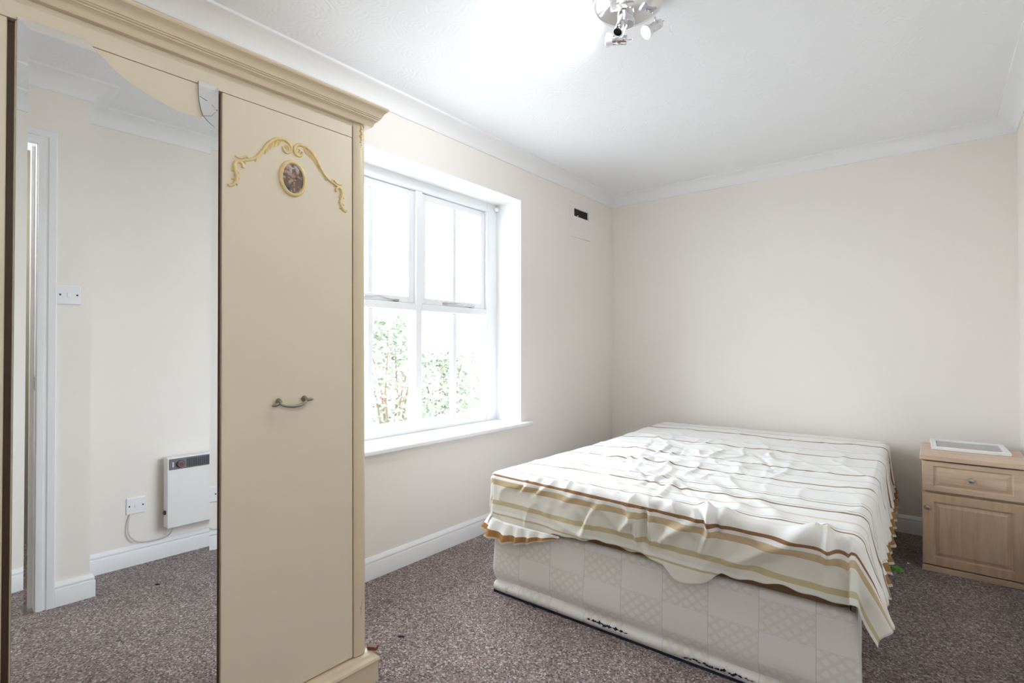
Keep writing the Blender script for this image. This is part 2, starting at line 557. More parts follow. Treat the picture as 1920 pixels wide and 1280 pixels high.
# ------------------------------------------------------------------ room shell
struct(MB().box(-2.44, 1.35, -1.1, 4.12, -0.12, 0.0).build('floor', M['carpet']), 'brown flecked carpet')
struct(MB().box(-2.44, 1.35, -1.1, 4.12, ZC, ZC + 0.1).build('ceiling', M['ceiling']), 'white ceiling with swirled texture')
WY0, WY1, WZ0, WZ1 = 1.31, 2.712, 0.600, 2.103          # window opening in the left wall
wl = MB()
wl.box(XL - 0.30, XL, YF - 0.12, WY0, 0, ZC)
wl.box(XL - 0.30, XL, WY1, YB + 0.12, 0, ZC)
wl.box(XL - 0.30, XL, WY0, WY1, 0, WZ0)
wl.box(XL - 0.30, XL, WY0, WY1, WZ1, ZC)
struct(wl.build('wall_left', M['wall']))
struct(MB().box(XL, XR + 0.12, YB, YB + 0.12, 0, ZC).build('wall_back', M['wall']))
struct(MB().box(XR, XR + 0.12, YS, YB, 0, ZC).build('wall_right', M['wall']))
struct(MB().box(XL, XD + 0.11, YF - 0.12, YF, 0, ZC).build('wall_front', M['wall']))
we = MB()
we.box(XD, XR + 0.12, 0.415, YS, 0, ZC)
we.box(XD, XD + 0.11, YF, -0.415, 0, ZC)
we.box(XD, XD + 0.11, -0.415, 0.415, 2.075, ZC)
struct(we.build('wall_entry', M['wall']), 'door wall stepping into the room')
hl = MB()
hl.box(1.25, 1.35, -1.0, 0.6, 0, ZC)
hl.box(XD + 0.11, 1.25, -1.1, -1.0, 0, ZC)
hl.box(XR + 0.12, 1.25, 0.5, 0.6, 0, ZC)
hl.box(XD + 0.11, XD + 0.13, -1.0, YF - 0.12, 0, ZC)
struct(hl.build('wall_hall', M['hall']))

# mitred mouldings run round the room outline
POLY = [(XL, YF), (XD, YF), (XD, YS), (XR, YS), (XR, YB), (XL, YB)]    # counter-clockwise
def offset_corner(i, d):
    n = len(POLY)
    p, a, b = Vector(POLY[i]), Vector(POLY[i - 1]), Vector(POLY[(i + 1) % n])
    e1, e2 = (p - a).normalized(), (b - p).normalized()
    n1, n2 = Vector((-e1.y, e1.x)), Vector((-e2.y, e2.x))
    bis = n1 + n2
    return p + bis * (d / (1 + n1.dot(n2)))
def moulding(name, i, prof, mat, clip=None):
    n = len(POLY)
    j = (i + 1) % n
    mb = MB()
    vs_ = []
    for k, e in enumerate((i, j)):
        for d, z in prof:
            q = offset_corner(e, d)
            x, y = q
            if clip and clip[k] is not None:
                ax, val = clip[k]
                x, y = (val, y) if ax == 'x' else (x, val)
            vs_.append((x, y, z))
    m_ = len(prof)
    mb.add(vs_, [tuple(range(m_))[::-1], tuple(range(m_, 2 * m_))] + [(a, (a + 1) % m_, m_ + (a + 1) % m_, m_ + a) for a in range(m_)])
    return struct(mb.build(name, mat, smooth=True, angle=25))
cov = [(0, 2.306), (0.007, 2.306), (0.009, 2.311)]
for k in range(1, 10):                       # concave quarter
    a = PI / 2 * k / 10
    cov.append((0.009 + 0.073 * (1 - math.cos(a)), 2.311 + 0.060 * math.sin(a)))
cov += [(0.083, 2.372), (0.0885, 2.374), (0.0885, ZC), (0, ZC)]
for nm, i in (('trim_1', 0), ('trim_2', 1), ('trim_3', 2), ('trim_4', 3), ('trim_5', 4), ('trim_6', 5)):
    moulding(nm, i, cov, M['plaster'])['label'] = 'white ceiling coving'
sk = [(0, 0), (0.018, 0), (0.018, 0.072), (0.0165, 0.0755), (0.0125, 0.077), (0.0125, 0.080), (0.0155, 0.083), (0.0155, 0.088), (0.011, 0.097), (0.006, 0.104), (0, 0.105)]
moulding('baseboard_left', 5, sk, M['white'])
moulding('baseboard_back', 4, sk, M['white'])
moulding('baseboard_right', 3, sk, M['white'])
moulding('baseboard_step', 2, sk, M['white'])
moulding('baseboard_entry', 1, sk, M['white'], clip=(('y', 0.458), None))
moulding('baseboard_front', 0, sk, M['white'])

# door lining and architrave (the photographer stands in this doorway)
dr = thing('door_1', (XD, 0.40, 0))
struct(dr, 'white painted door frame')
for s in (1, -1):
    y0, y1 = sorted((0.390 * s, 0.415 * s))
    bx('jamb', M['white'], dr, XD - 0.001, XD + 0.112, y0, y1, 0, 2.05)
    y0, y1 = sorted((0.377 * s, 0.390 * s))
    bx('door_stop', M['white'], dr, XD + 0.045, XD + 0.08, y0, y1, 0, 2.05)
bx('head', M['white'], dr, XD - 0.001, XD + 0.112, -0.415, 0.415, 2.05, 2.075)
arch = [(0.000, 0.0), (0.0, 0.011), (0.010, 0.014), (0.022, 0.014), (0.025, 0.010), (0.031, 0.010), (0.036, 0.017), (0.060, 0.019), (0.064, 0.016), (0.064, 0.0)]
for s in (1, -1):
    mb = MB().extrude(arch, lambda p, q, t, s=s: (XD - q, s * (0.394 + p), t + (p if t > 1 else 0)), 0.0, 2.054)
    mb.build('architrave', M['white'], dr, smooth=True, angle=30)
MB().extrude(arch, lambda p, q, t: (XD - q, t + (p if t > 0 else -p), 2.054 + p), -0.394, 0.394).build('architrave', M['white'], dr, smooth=True, angle=30)
bx('strike_plate', M['steel'], dr, XD + 0.006, XD + 0.036, 0.3885, 0.391, 0.96, 1.02)
bx('threshold', M['steel'], dr, XD - 0.002, XD + 0.11, -0.389, 0.389, 0.0, 0.006)

# ------------------------------------------------------------------ window
win = thing('window_1', (XL - 0.21, 2.01, WZ0))
struct(win, 'white casement window with glazing bars')
FX0, FX1 = -2.334, -2.404                     # frame front and back
GX = -2.376                                   # glass plane
def wb(name, y0, y1, z0, z1, x0, x1, bevel=0.004):
    return bx(name, M['upvc'], win, x1, x0, y0, y1, z0, z1, bevel)
wb('jamb', 2.602, 2.712, 0.625, WZ1, FX0, FX1)
wb('jamb', 1.310, 1.420, 0.625, WZ1, FX0, FX1)
wb('head', 1.420, 2.602, 2.035, WZ1, FX0, FX1)
wb('bottom_rail', 1.420, 2.602, 0.625, 0.690, FX0, FX1)
wb('mullion', 1.988, 2.034, 0.690, 2.035, FX0, FX1)
wb('transom', 1.420, 1.988, 1.332, 1.374, FX0, FX1)
wb('transom', 2.034, 2.602, 1.332, 1.374, FX0, FX1)
for a, b, mm in ((1.420, 1.988, 1.690), (2.034, 2.602, 2.325)):
    # opening top light: a sash frame of four rails, glazing bar, two panes, stay
    sash = MB()
    sash.box(-2.395, -2.352, a, a + 0.042, 1.376, 2.033)
    sash.box(-2.395, -2.352, b - 0.042, b, 1.376, 2.033)
    sash.box(-2.395, -2.352, a + 0.042, b - 0.042, 1.376, 1.412)
    sash.box(-2.395, -2.352, a + 0.042, b - 0.042, 1.992, 2.033)
    so = sash.build('sash', M['upvc'], win, bevel=0.004)
    bx('glazing_bar', M['upvc'], so, -2.392, -2.360, mm - 0.016, mm + 0.016, 1.412, 1.992, 0.005)
    for p0, p1 in ((a + 0.042, mm - 0.016), (mm + 0.016, b - 0.042)):
        bx('pane', M['glass'], so, GX - 0.002, GX + 0.002, p0, p1, 1.412, 1.992)
    c = (a + b) / 2 + 0.02
    st = MB()
    st.tube([(-2.346, c - 0.11, 1.390), (-2.336, c - 0.04, 1.392), (-2.333, c, 1.398), (-2.337, c + 0.06, 1.388), (-2.344, c + 0.13, 1.384)], 0.0045, 6)
    st.box(-2.352, -2.338, c - 0.125, c - 0.095, 1.384, 1.396)
    st.box(-2.352, -2.338, c + 0.115, c + 0.145, 1.378, 1.390)
    st.build('casement_stay', M['steel'], so, smooth=True)
    # fixed lower light
    bx('glazing_bar', M['upvc'], win, -2.392, -2.356, mm - 0.017, mm + 0.017, 0.690, 1.332, 0.005)
    for p0, p1 in ((a, mm - 0.017), (mm + 0.017, b)):
        bx('pane', M['glass'], win, GX - 0.002, GX + 0.002, p0, p1, 0.690, 1.332)
MB().lathe([(0.012, 0), (0.016, 0.004), (0.016, 0.012), (0.008, 0.022), (0.0, 0.024)], (-2.328, 2.690, 2.062), (1, -0.4, 0), 12).build('blind_bracket', M['upvc'], win, smooth=True)
# plastered white reveals, window board
rv = MB()
rv.box(FX1, XL + 0.001, 2.704, 2.7125, 0.60, WZ1 + 0.001)
rv.box(FX1, XL + 0.001, 1.3095, 1.318, 0.60, WZ1 + 0.001)
rv.box(FX1, XL + 0.001, 1.318, 2.704, 2.095, WZ1 + 0.001)
struct(rv.build('trim_7', M['plaster']), 'white plastered window reveal')
sill = MB()
sp = [(-2.40, 0.0), (-2.085, 0.0), (-2.079, 0.004), (-2.077, 0.013), (-2.079, 0.022), (-2.085, 0.026), (-2.40, 0.026)]
n0 = len(sp)
sill.extrude([(p, q) for p, q in sp], lambda p, q, t: (p, t, 0.600 + q), 1.318, 2.704)
sill.extrude([(max(p, XL), q) for p, q in sp], lambda p, q, t: (p, t, 0.600 + q), 1.235, 1.318)
sill.extrude([(max(p, XL), q) for p, q in sp], lambda p, q, t: (p, t, 0.600 + q), 2.704, 2.790)
struct(sill.build('trim_8', M['white'], smooth=True, angle=30), 'white window board')

# ------------------------------------------------------------------ wardrobe (written in its own frame: x = 0 is the door face)
XM = -1.4829
wd = empty('wardrobe', (XM, 0.6, 0.004), (0, -math.radians(0.5851), math.radians(-1.0869)))
tag(wd, 'tall cream three-door wardrobe with mirrored middle door and moulded cornice', 'wardrobe')
def L(y):
    return y - 0.6
WL0, WL1 = -0.245, 1.051                      # outer ends along the wall
DEP = -0.565
car = MB()
car.box(DEP, -0.020, L(WL0), L(WL0) + 0.018, 0.006, 1.862)
car.box(DEP, -0.030, L(1.020), L(1.040), 0.006, 1.862)
car.box(DEP, DEP + 0.006, L(WL0), L(1.04), 0.02, 1.862)
car.box(DEP, -0.022, L(WL0), L(1.04), 0.085, 0.101)
car.box(DEP, 0.0, L(WL0), L(1.04), 1.850, 1.866)
car.box(DEP, -0.022, L(0.576), L(0.594), 0.10, 1.85)
car.box(DEP, -0.022, L(0.168), L(0.186), 0.10, 1.85)
car.build('carcass', M['ward'], wd, bevel=0.001, bseg=1)
for y in (0.178, 0.587):
    bx('divider_edge', M['brown'], wd, -0.026, -0.012, L(y) - 0.016, L(y) + 0.016, 0.106, 1.808)
bx('frieze', M['ward'], wd, -0.018, -0.0005, L(WL0) + 0.05, L(0.9955), 1.8118, 1.866, 0.0010)
# corner posts, rounded outwards
for yc, s in ((1.0, 1), (-0.195, -1)):
    prof = [(-0.03, -0.002), (0.002, -0.002), (0.0045, 0.002)]
    for k in range(0, 9):
        a = PI / 2 * k / 8
        prof.append((-0.022 + 0.0285 * math.cos(a), 0.022 + 0.0285 * math.sin(a)))
    prof += [(-0.045, 0.0505), (-0.045, -0.002)]
    po_ = MB().extrude(prof, lambda p, q, t, yc=yc, s=s: (p, L(yc + s * q), t), 0.104, 1.868).build('corner_post', M['ward_trim'], wd, smooth=True, angle=30)
    orn = MB()
    oy, ox = yc + s * 0.026, 0.0062
    for i, (z, r) in enumerate(((1.858, 0.0048), (1.849, 0.0062), (1.840, 0.0055), (1.831, 0.005), (1.822, 0.0058), (1.812, 0.0045), (1.803, 0.0035), (1.794, 0.0030), (1.786, 0.0022), (1.779, 0.0016))):
        orn.lathe([(0.0, -r * 0.9), (r * 0.7, -r * 0.55), (r, 0), (r * 0.7, r * 0.75), (0, r * 1.2)], (ox, L(oy + (0.0018 if i % 2 else -0.0018)), z), (0.15, 0.3 * (-1) ** i, -1), 8)
    orn.build('drop_ornament', M['gilt'], po_, smooth=True, angle=180)
# cornice: one moulding with returns at both ends
cp = [(0.0, 1.862), (0.016, 1.862), (0.019, 1.866), (0.0205, 1.871), (0.024, 1.877), (0.030, 1.881), (0.0335, 1.8815), (0.0335, 1.8855), (0.0375, 1.8865),
      (0.0375, 1.8895), (0.041, 1.8905), (0.043, 1.895), (0.047, 1.902), (0.053, 1.909), (0.060, 1.913), (0.0625, 1.917), (0.0615, 1.922), (0.058, 1.925)]
cor = MB()
rows = []
for d, z in cp:
    rows.append([(DEP, L(WL0) - d, z), (d, L(WL0) - d, z), (d, L(WL1) + d * 0.78, z), (DEP, L(WL1) + d * 0.78, z)])
vs_, fs_ = [p for r in rows for p in r], []
for i in range(len(rows) - 1):
    for k in range(3):
        fs_.append((i * 4 + k, i * 4 + k + 1, i * 4 + 5 + k, i * 4 + 4 + k))
fs_.append(tuple(range(4))[::-1])
fs_.append(tuple(range(len(vs_) - 4, len(vs_))))
for k in (0, 3):
    pass
cor.add(vs_, fs_)
cor.build('cornice', M['ward_trim'], wd, smooth=True, angle=22)
# plinth with a moulded top edge
pp = [(0.0, 0.004), (0.030, 0.004), (0.030, 0.068), (0.034, 0.071), (0.036, 0.078), (0.033, 0.085), (0.026, 0.089), (0.020, 0.0905), (0.016, 0.0965), (0.006, 0.1005), (0.0, 0.101)]
rows = []
for d, z in pp:
    rows.append([(DEP, L(WL0) - d * 0.8, z), (d, L(WL0) - d * 0.8, z), (d, L(WL1) + d * 0.72, z), (DEP, L(WL1) + d * 0.72, z)])
vs_, fs_ = [p for r in rows for p in r], []
for i in range(len(rows) - 1):
    for k in range(3):
        fs_.append((i * 4 + k, i * 4 + k + 1, i * 4 + 5 + k, i * 4 + 4 + k))
fs_.append(tuple(range(4))[::-1])
fs_.append(tuple(range(len(vs_) - 4, len(vs_))))
MB().add(vs_, fs_).build('plinth', M['ward_trim'], wd, smooth=True, angle=22)

# doors
def wdoor(y0, y1):
    return bx('door', M['ward'], wd, -0.018, 0.0, L(y0), L(y1), 0.105, 1.8105, 0.0025)
d_left = wdoor(-0.192, 0.1715)
d_left['label'] = 'plain cream wardrobe door nearest the camera'
d_mid = wdoor(0.1835, 0.5835)
d_mid['label'] = 'mirrored middle door with a broken top edge'
d_right = wdoor(0.5935, 0.9955)
d_right['label'] = 'cream door with gilt scrollwork, oval cameo and bow handle'

# mirror glass: flat field, raised prismatic border, a piece broken out of the top
MX, BV, RISE = 0.0045, 0.0185, 0.0017
MY0, MY1, MZ0, MZ1 = 0.1855, 0.5815, 0.112, 1.8165
notch = [(0.533, 1.8165), (0.5335, 1.800), (0.5335, 1.788), (0.5355, 1.765), (0.540, 1.742), (0.5455, 1.7275), (0.541, 1.7235), (0.533, 1.7215), (0.517, 1.7195), (0.501, 1.7185), (0.485, 1.7205),
         (0.465, 1.7245), (0.448, 1.729), (0.425, 1.7365), (0.402, 1.745), (0.381, 1.754), (0.355, 1.770), (0.335, 1.787), (0.322, 1.799), (0.310, 1.809), (0.303, 1.8165)]
zin = MZ1 - BV
def at_inner(a, b):
    t = (zin - a[1]) / (b[1] - a[1])
    return (a[0] + (b[0] - a[0]) * t, zin)
nR = at_inner(notch[0], notch[2]) if notch[1][1] > zin else notch[1]
inner_notch = [p for p in notch if p[1] < zin - 0.0005]
nR = (0.5335, zin)
nL = at_inner(notch[-2], notch[-3]) if notch[-3][1] < zin else notch[-3]
gl = MB()
field = [(MY0 + BV, MZ0), (MY1 - BV, MZ0), (MY1 - BV, zin), nR] + inner_notch + [nL, (MY0 + BV, zin)]
gl.add([(MX, L(y), z) for y, z in field], [tuple(range(len(field)))])
o1, o2 = MX + RISE, MX
def quad(a, b, c, d):
    gl.add([(x, L(y), z) for x, y, z in (a, b, c, d)], [(0, 1, 2, 3)])
quad((o1, MY0, MZ0), (o2, MY0 + BV, MZ0), (o2, MY0 + BV, zin), (o1, MY0, MZ1))
quad((o1, MY1, MZ0), (o2, MY1 - BV, MZ0), (o2, MY1 - BV, zin), (o1, MY1, MZ1))
quad((o1, MY0, MZ1), (o2, MY0 + BV, zin), (o2, nL[0], zin), (o1, notch[-1][0], MZ1))
quad((o1, MY1, MZ1), (o2, MY1 - BV, zin), (o2, nR[0], zin), (o1, notch[0][0], MZ1))
gl.build('mirror', M['mirror'], d_mid)
# the glass edge, seen as a thin dark line all round and along the break
rim = MB()
outl = [(MY0, MZ0), (MY1, MZ0), (MY1, MZ1)] + notch + [(MY0, MZ1)]
for i in range(len(outl)):
    a, b = outl[i], outl[(i + 1) % len(outl)]
    rim.add([(0.0, L(a[0]), a[1]), (0.0, L(b[0]), b[1]), (MX - 0.0002, L(b[0]), b[1]), (MX - 0.0002, L(a[0]), a[1])], [(0, 1, 2, 3)])
rim.build('mirror_edge', M['greyplast'], d_mid)
ck = MB()
for pts in ([(0.578, 1.753), (0.566, 1.7345), (0.5455, 1.7275)], [(0.578, 1.753), (0.5655, 1.765)], [(0.5545, 1.7705), (0.5365, 1.7765)], [(0.5455, 1.7275), (0.556, 1.7165), (0.568, 1.7085), (0.5815, 1.7005)], [(0.578, 1.753), (0.570, 1.7535)]):
    ck.tube([(MX + 0.0006, L(y), z) for y, z in pts], 0.00055, 5)
ck.lathe([(0.0028, 0), (0.0018, 0.0016), (0, 0.002)], (MX, L(0.578), 1.753), (1, 0, 0), 7)
ck.build('crack', M['greyplast'], d_mid)

# gilt scrollwork on the right-hand door
def smooth_path(pts, n=5):
    out = []
    P = [Vector(p) for p in pts]
    for i in range(len(P) - 1):
        p0, p1, p2, p3 = P[max(i - 1, 0)], P[i], P[i + 1], P[min(i + 2, len(P) - 1)]
        for k in range(n):
            t = k / n
            out.append(0.5 * ((2 * p1) + (-p0 + p2) * t + (2 * p0 - 5 * p1 + 4 * p2 - p3) * t * t + (-p0 + 3 * p1 - 3 * p2 + p3) * t ** 3))
    out.append(P[-1])
    return out
def gilt_tube(mb, pts, r0, r1, bulge=0.0):
    pth = smooth_path([(0.0012, L(y), z) for y, z in pts], 5)
    n = len(pth)
    mb.tube(pth, [r0 + (r1 - r0) * i / (n - 1) + bulge * math.sin(PI * i / (n - 1)) for i in range(n)], 7)
def gilt_leaf(mb, a, b, w):
    """pointed leaf from a to b, raised along its middle"""
    a, b = Vector((0.0, L(a[0]), a[1])), Vector((0.0, L(b[0]), b[1]))
    d = (b - a)
    s_ = Vector((0, -d.z, d.y)).normalized() * w
    vs_ = [a + Vector((0.0008, 0, 0))]
    ring = []
    for t, k in ((0.2, 0.75), (0.5, 1.0), (0.8, 0.55)):
        c = a + d * t
        ring.append((c - s_ * k, c + Vector((0.004 * (1.1 - abs(t - 0.4)), 0, 0)), c + s_ * k))
    vs_ += [p for r in ring for p in r] + [b + Vector((0.0006, 0, 0))]
    mb.add(vs_, [(0, 1, 2), (0, 2, 3), (1, 4, 5, 2), (2, 5, 6, 3), (4, 7, 8, 5), (5, 8, 9, 6), (7, 10, 8), (8, 10, 9)])
CEN = 0.7915
spiral = [(0.810, 1.7085), (0.8155, 1.7125), (0.812, 1.7175), (0.8045, 1.7155), (0.8015, 1.7065), (0.808, 1.699), (0.818, 1.7015), (0.8225, 1.7115)]
spiral2 = [(0.8195, 1.7015), (0.812, 1.6965), (0.803, 1.6985), (0.797, 1.7065), (0.7975, 1.718), (0.805, 1.728), (0.817, 1.733), (0.831, 1.7315), (0.846, 1.7245), (0.859, 1.713), (0.871, 1.6985), (0.880, 1.6825),
           (0.890, 1.667), (0.903, 1.6535), (0.920, 1.644), (0.938, 1.637), (0.950, 1.633)]
lower = [(0.935, 1.617), (0.9365, 1.6265), (0.944, 1.6325), (0.9535, 1.629), (0.9575, 1.618), (0.956, 1.604), (0.952, 1.590), (0.9545, 1.576), (0.9605, 1.5645), (0.9695, 1.559), (0.975, 1.5635)]
tips = [(0.918, 1.645), (0.9265, 1.6525), (0.9365, 1.645), (0.947, 1.6425), (0.956, 1.6455)]
leaves = [((0.826, 1.732), (0.8375, 1.7055), 0.0045), ((0.838, 1.728), (0.8485, 1.6995), 0.0045), ((0.849, 1.721), (0.8585, 1.6915), 0.0045), ((0.859, 1.711), (0.867, 1.682), 0.0045),
          ((0.868, 1.699), (0.875, 1.672), 0.004), ((0.897, 1.659), (0.902, 1.642), 0.0035), ((0.957, 1.612), (0.9655, 1.598), 0.0035), ((0.953, 1.597), (0.944, 1.582), 0.0035),
          ((0.955, 1.585), (0.966, 1.577), 0.003), ((0.953, 1.608), (0.945, 1.597), 0.0035), ((0.956, 1.573), (0.948, 1.563), 0.003), ((0.936, 1.641), (0.927, 1.630), 0.003)]
for s, nm in ((1, 'scroll'), (-1, 'scroll')):
    mb = MB()
    f = (lambda p: p) if s == 1 else (lambda p: (2 * CEN - p[0], p[1]))
    gilt_tube(mb, [f(p) for p in spiral], 0.0022, 0.0034)
    gilt_tube(mb, [f(p) for p in spiral2], 0.0034, 0.0034, 0.0016)
    gilt_tube(mb, [f(p) for p in lower], 0.0042, 0.0030, 0.0016)
    gilt_tube(mb, [f(p) for p in tips], 0.0032, 0.0022)
    for a, b, w in leaves:
        gilt_leaf(mb, f(a), f(b), w * 1.25)
    mb.build(nm, M['gilt'], d_right, smooth=True, angle=60)
# oval cameo
cy, cz, ha, hb = 0.792, 1.6225, 0.0425, 0.0545
ring = MB()
sec = [(-0.010, 0.0), (-0.0105, 0.004), (-0.007, 0.0075), (-0.002, 0.0065), (0.0005, 0.003), (0.0005, 0.0)]
sg = 48
vs_, fs_ = [], []
for k in range(sg):
    a = 2 * PI * k / sg
    for d, h in sec:
        vs_.append((h, L(cy + (ha + d) * math.cos(a)), cz + (hb + d) * math.sin(a)))
q_ = len(sec)
for k in range(sg):
    for j in range(q_ - 1):
        fs_.append((k * q_ + j, k * q_ + j + 1, ((k + 1) % sg) * q_ + j + 1, ((k + 1) % sg) * q_ + j))
ring.add(vs_, fs_)
ro = ring.build('cameo_frame', M['gilt'], d_right, smooth=True, angle=50)
disc = MB()
vs_ = [(0.0045, L(cy), cz)] + [(0.0022, L(cy + (ha - 0.0095) * math.cos(2 * PI * k / sg)), cz + (hb - 0.0095) * math.sin(2 * PI * k / sg)) for k in range(sg)]
disc.add(vs_, [(0, 1 + k, 1 + (k + 1) % sg) for k in range(sg)])
disc.build('cameo_picture', M['cameo'], ro, smooth=True, angle=180)
# bow handle with leaf ends
hm = MB()
for y, z in ((0.749, 0.9565), (0.8275, 0.9595)):
    hm.lathe([(0.0085, 0), (0.0095, 0.002), (0.008, 0.006), (0.005, 0.009), (0.0045, 0.016), (0.0, 0.017)], (0, L(y), z), (1, 0, 0), 16)
hm.tube(smooth_path([(0.012, L(0.7475), 0.955), (0.018, L(0.753), 0.947), (0.021, L(0.768), 0.9425), (0.022, L(0.788), 0.941), (0.021, L(0.808), 0.9435), (0.018, L(0.822), 0.950), (0.012, L(0.828), 0.9565)], 5),
        [0.0034 + 0.0012 * math.sin(PI * i / 30) for i in range(31)], 8)
hm.tube([(0.009, L(0.752), 0.9535), (0.011, L(0.744), 0.9505), (0.012, L(0.734), 0.9475), (0.010, L(0.7245), 0.9465)], [0.003, 0.0052, 0.0048, 0.0012], 8)
hm.tube([(0.009, L(0.825), 0.9565), (0.011, L(0.833), 0.9565), (0.012, L(0.8435), 0.957), (0.010, L(0.8535), 0.9555)], [0.003, 0.0052, 0.0048, 0.0012], 8)
hm.build('handle', M['pewter'], d_right, smooth=True, angle=60)['label'] = 'aged pewter bow handle with leaf ends'
# scratches on the corner post are shallow dark gouges
sc = MB()
sc.tube([(0.0062, L(1.0205), 0.232), (0.0062, L(1.0235), 0.250), (0.0058, L(1.0265), 0.275), (0.0052, L(1.0285), 0.300)], 0.0006, 5)
sc.tube([(0.0062, L(1.0190), 0.262), (0.0062, L(1.0210), 0.252)], 0.0006, 5)
sc.build('gouge', M['brown'], wd)

# ------------------------------------------------------------------ divan base
import numpy as np
HALL_FILL = 46.0  # glow of the fill globe added out of view in the hall
BX0, BX1, BY0, BY1 = -1.580, -0.178, 1.826, 3.875
dv = thing('divan_base', (-0.88, 2.85, 0))
tag(dv, 'cream check-patterned fabric divan base with a torn lower edge', 'bed base')
def rounded_outline(x0, x1, y0, y1, r, step):
    pts = []
    def line(a, b):
        n = max(1, int((Vector(b) - Vector(a)).length / step))
        for k in range(n):
            t = k / n
            pts.append((a[0] + (b[0] - a[0]) * t, a[1] + (b[1] - a[1]) * t))
    def arc(c, a0):
        for k in range(4):
            a = a0 + PI / 2 * k / 4
            pts.append((c[0] + r * math.cos(a), c[1] + r * math.sin(a)))
    line((x0 + r, y0), (x1 - r, y0)); arc((x1 - r, y0 + r), -PI / 2)
    line((x1, y0 + r), (x1, y1 - r)); arc((x1 - r, y1 - r), 0)
    line((x1 - r, y1), (x0 + r, y1)); arc((x0 + r, y1 - r), PI / 2)
    line((x0, y1 - r), (x0, y0 + r)); arc((x0 + r, y0 + r), PI)
    return pts
out_ = rounded_outline(BX0, BX1, BY0, BY1, 0.018, 0.025)
out_ = [(x - max(0.0, (x + 0.30) / 0.122) * 0.155 * (y - BY0) / (BY1 - BY0), y) for x, y in out_]     # the right side runs in towards the wall
zs = [0.010, 0.014, 0.020, 0.028, 0.036, 0.043, 0.050, 0.058, 0.066, 0.076, 0.088, 0.102, 0.120, 0.145, 0.18, 0.22, 0.265, 0.295, 0.318, 0.328, 0.331]
def hem(z):
    tab = [(0.010, -0.002), (0.018, 0.005), (0.032, 0.006), (0.043, 0.001), (0.052, -0.007), (0.062, -0.004), (0.080, 0.003), (0.105, 0.006), (0.15, 0.004), (0.25, 0.0), (0.318, 0.0), (0.328, -0.004), (0.331, -0.012)]
    for (a, p), (b, q) in zip(tab, tab[1:]):
        if z <= b:
            return p + (q - p) * (z - a) / (b - a)
    return tab[-1][1]
body = MB()
nO = len(out_)
vs_, uvs, s_acc = [], [], 0.0
for i, (x, y) in enumerate(out_):
    xa, ya = out_[i - 1]
    xb, yb = out_[(i + 1) % nO]
    nx, ny = (yb - ya), -(xb - xa)
    l_ = math.hypot(nx, ny)
    nx, ny = nx / l_, ny / l_
    if i:
        s_acc += math.hypot(x - xa, y - ya)
    for z in zs:
        wob = 1.0 + 1.5 * (noise.noise((s_acc * 1.7, 3.1, 0)) + 0.5)
        d = hem(z + 0.010 * noise.noise((s_acc * 2.2, 0, 7)) * (1 if 0.03 < z < 0.12 else 0)) * wob + 0.004 * noise.noise((s_acc * 3, z * 9, 1)) * (1 if 0.05 < z < 0.3 else 0)
        if z < 0.034:
            d = max(d, 0.001)
        vs_.append((x + nx * d, y + ny * d, z))
        uvs.append((s_acc + 0.030, z + 0.012))
nz_ = len(zs)
fs_ = []
for i in range(nO):
    j = (i + 1) % nO
    for k in range(nz_ - 1):
        fs_.append((i * nz_ + k, j * nz_ + k, j * nz_ + k + 1, i * nz_ + k + 1))
fs_.append(tuple(i * nz_ + nz_ - 1 for i in range(nO)))
body.add(vs_, fs_)
body.uv = uvs
body.build('base_body', M['divan'], dv, smooth=True, angle=60)
lin = MB()
lin.add([(BX0 + 0.004, BY0 - 0.003, 0.0005), (BX1 - 0.004, BY0 - 0.003, 0.0005), (BX1 - 0.165, BY1 - 0.01, 0.0005), (BX0 + 0.004, BY1 - 0.01, 0.0005),
         (BX0 + 0.004, BY0 - 0.003, 0.010), (BX1 - 0.004, BY0 - 0.003, 0.010), (BX1 - 0.165, BY1 - 0.01, 0.010), (BX0 + 0.004, BY1 - 0.01, 0.010)],
        [(0, 3, 2, 1), (4, 5, 6, 7), (0, 1, 5, 4), (1, 2, 6, 5), (2, 3, 7, 6), (3, 0, 4, 7)])
lin.build('bottom_lining', M['navy'], dv)
torn = MB()
random.seed(4)
for x0, x1, zc, hh in ((-1.085, -0.91, 0.032, 0.020), (-1.40, -1.27, 0.005, 0.010), (-0.69, -0.47, 0.026, 0.013)):
    n = 22
    for i in range(n):
        x = x0 + (x1 - x0) * i / (n - 1) + random.uniform(-0.004, 0.004)
        h = hh * (0.35 + 0.65 * math.sin(PI * (i + 0.5) / n)) * random.uniform(0.35, 1.0)
        w = random.uniform(0.004, 0.010)
        z = max(0.002, zc + random.uniform(-0.004, 0.004))
        y = BY0 - 0.0085 - random.uniform(0, 0.003)
        torn.add([(x - w, y, z), (x, y - 0.001, max(0.001, z - h * 0.3)), (x + w, y, z + h * 0.15), (x + w * 0.2, y - 0.0015, z + h * 0.75), (x, y + 0.004, z + h * 0.2)], [(0, 1, 2, 3), (0, 3, 4), (3, 2, 4), (2, 1, 4), (1, 0, 4)])
torn.build('torn_lining_shreds', M['navy'], dv)['kind'] = 'stuff'

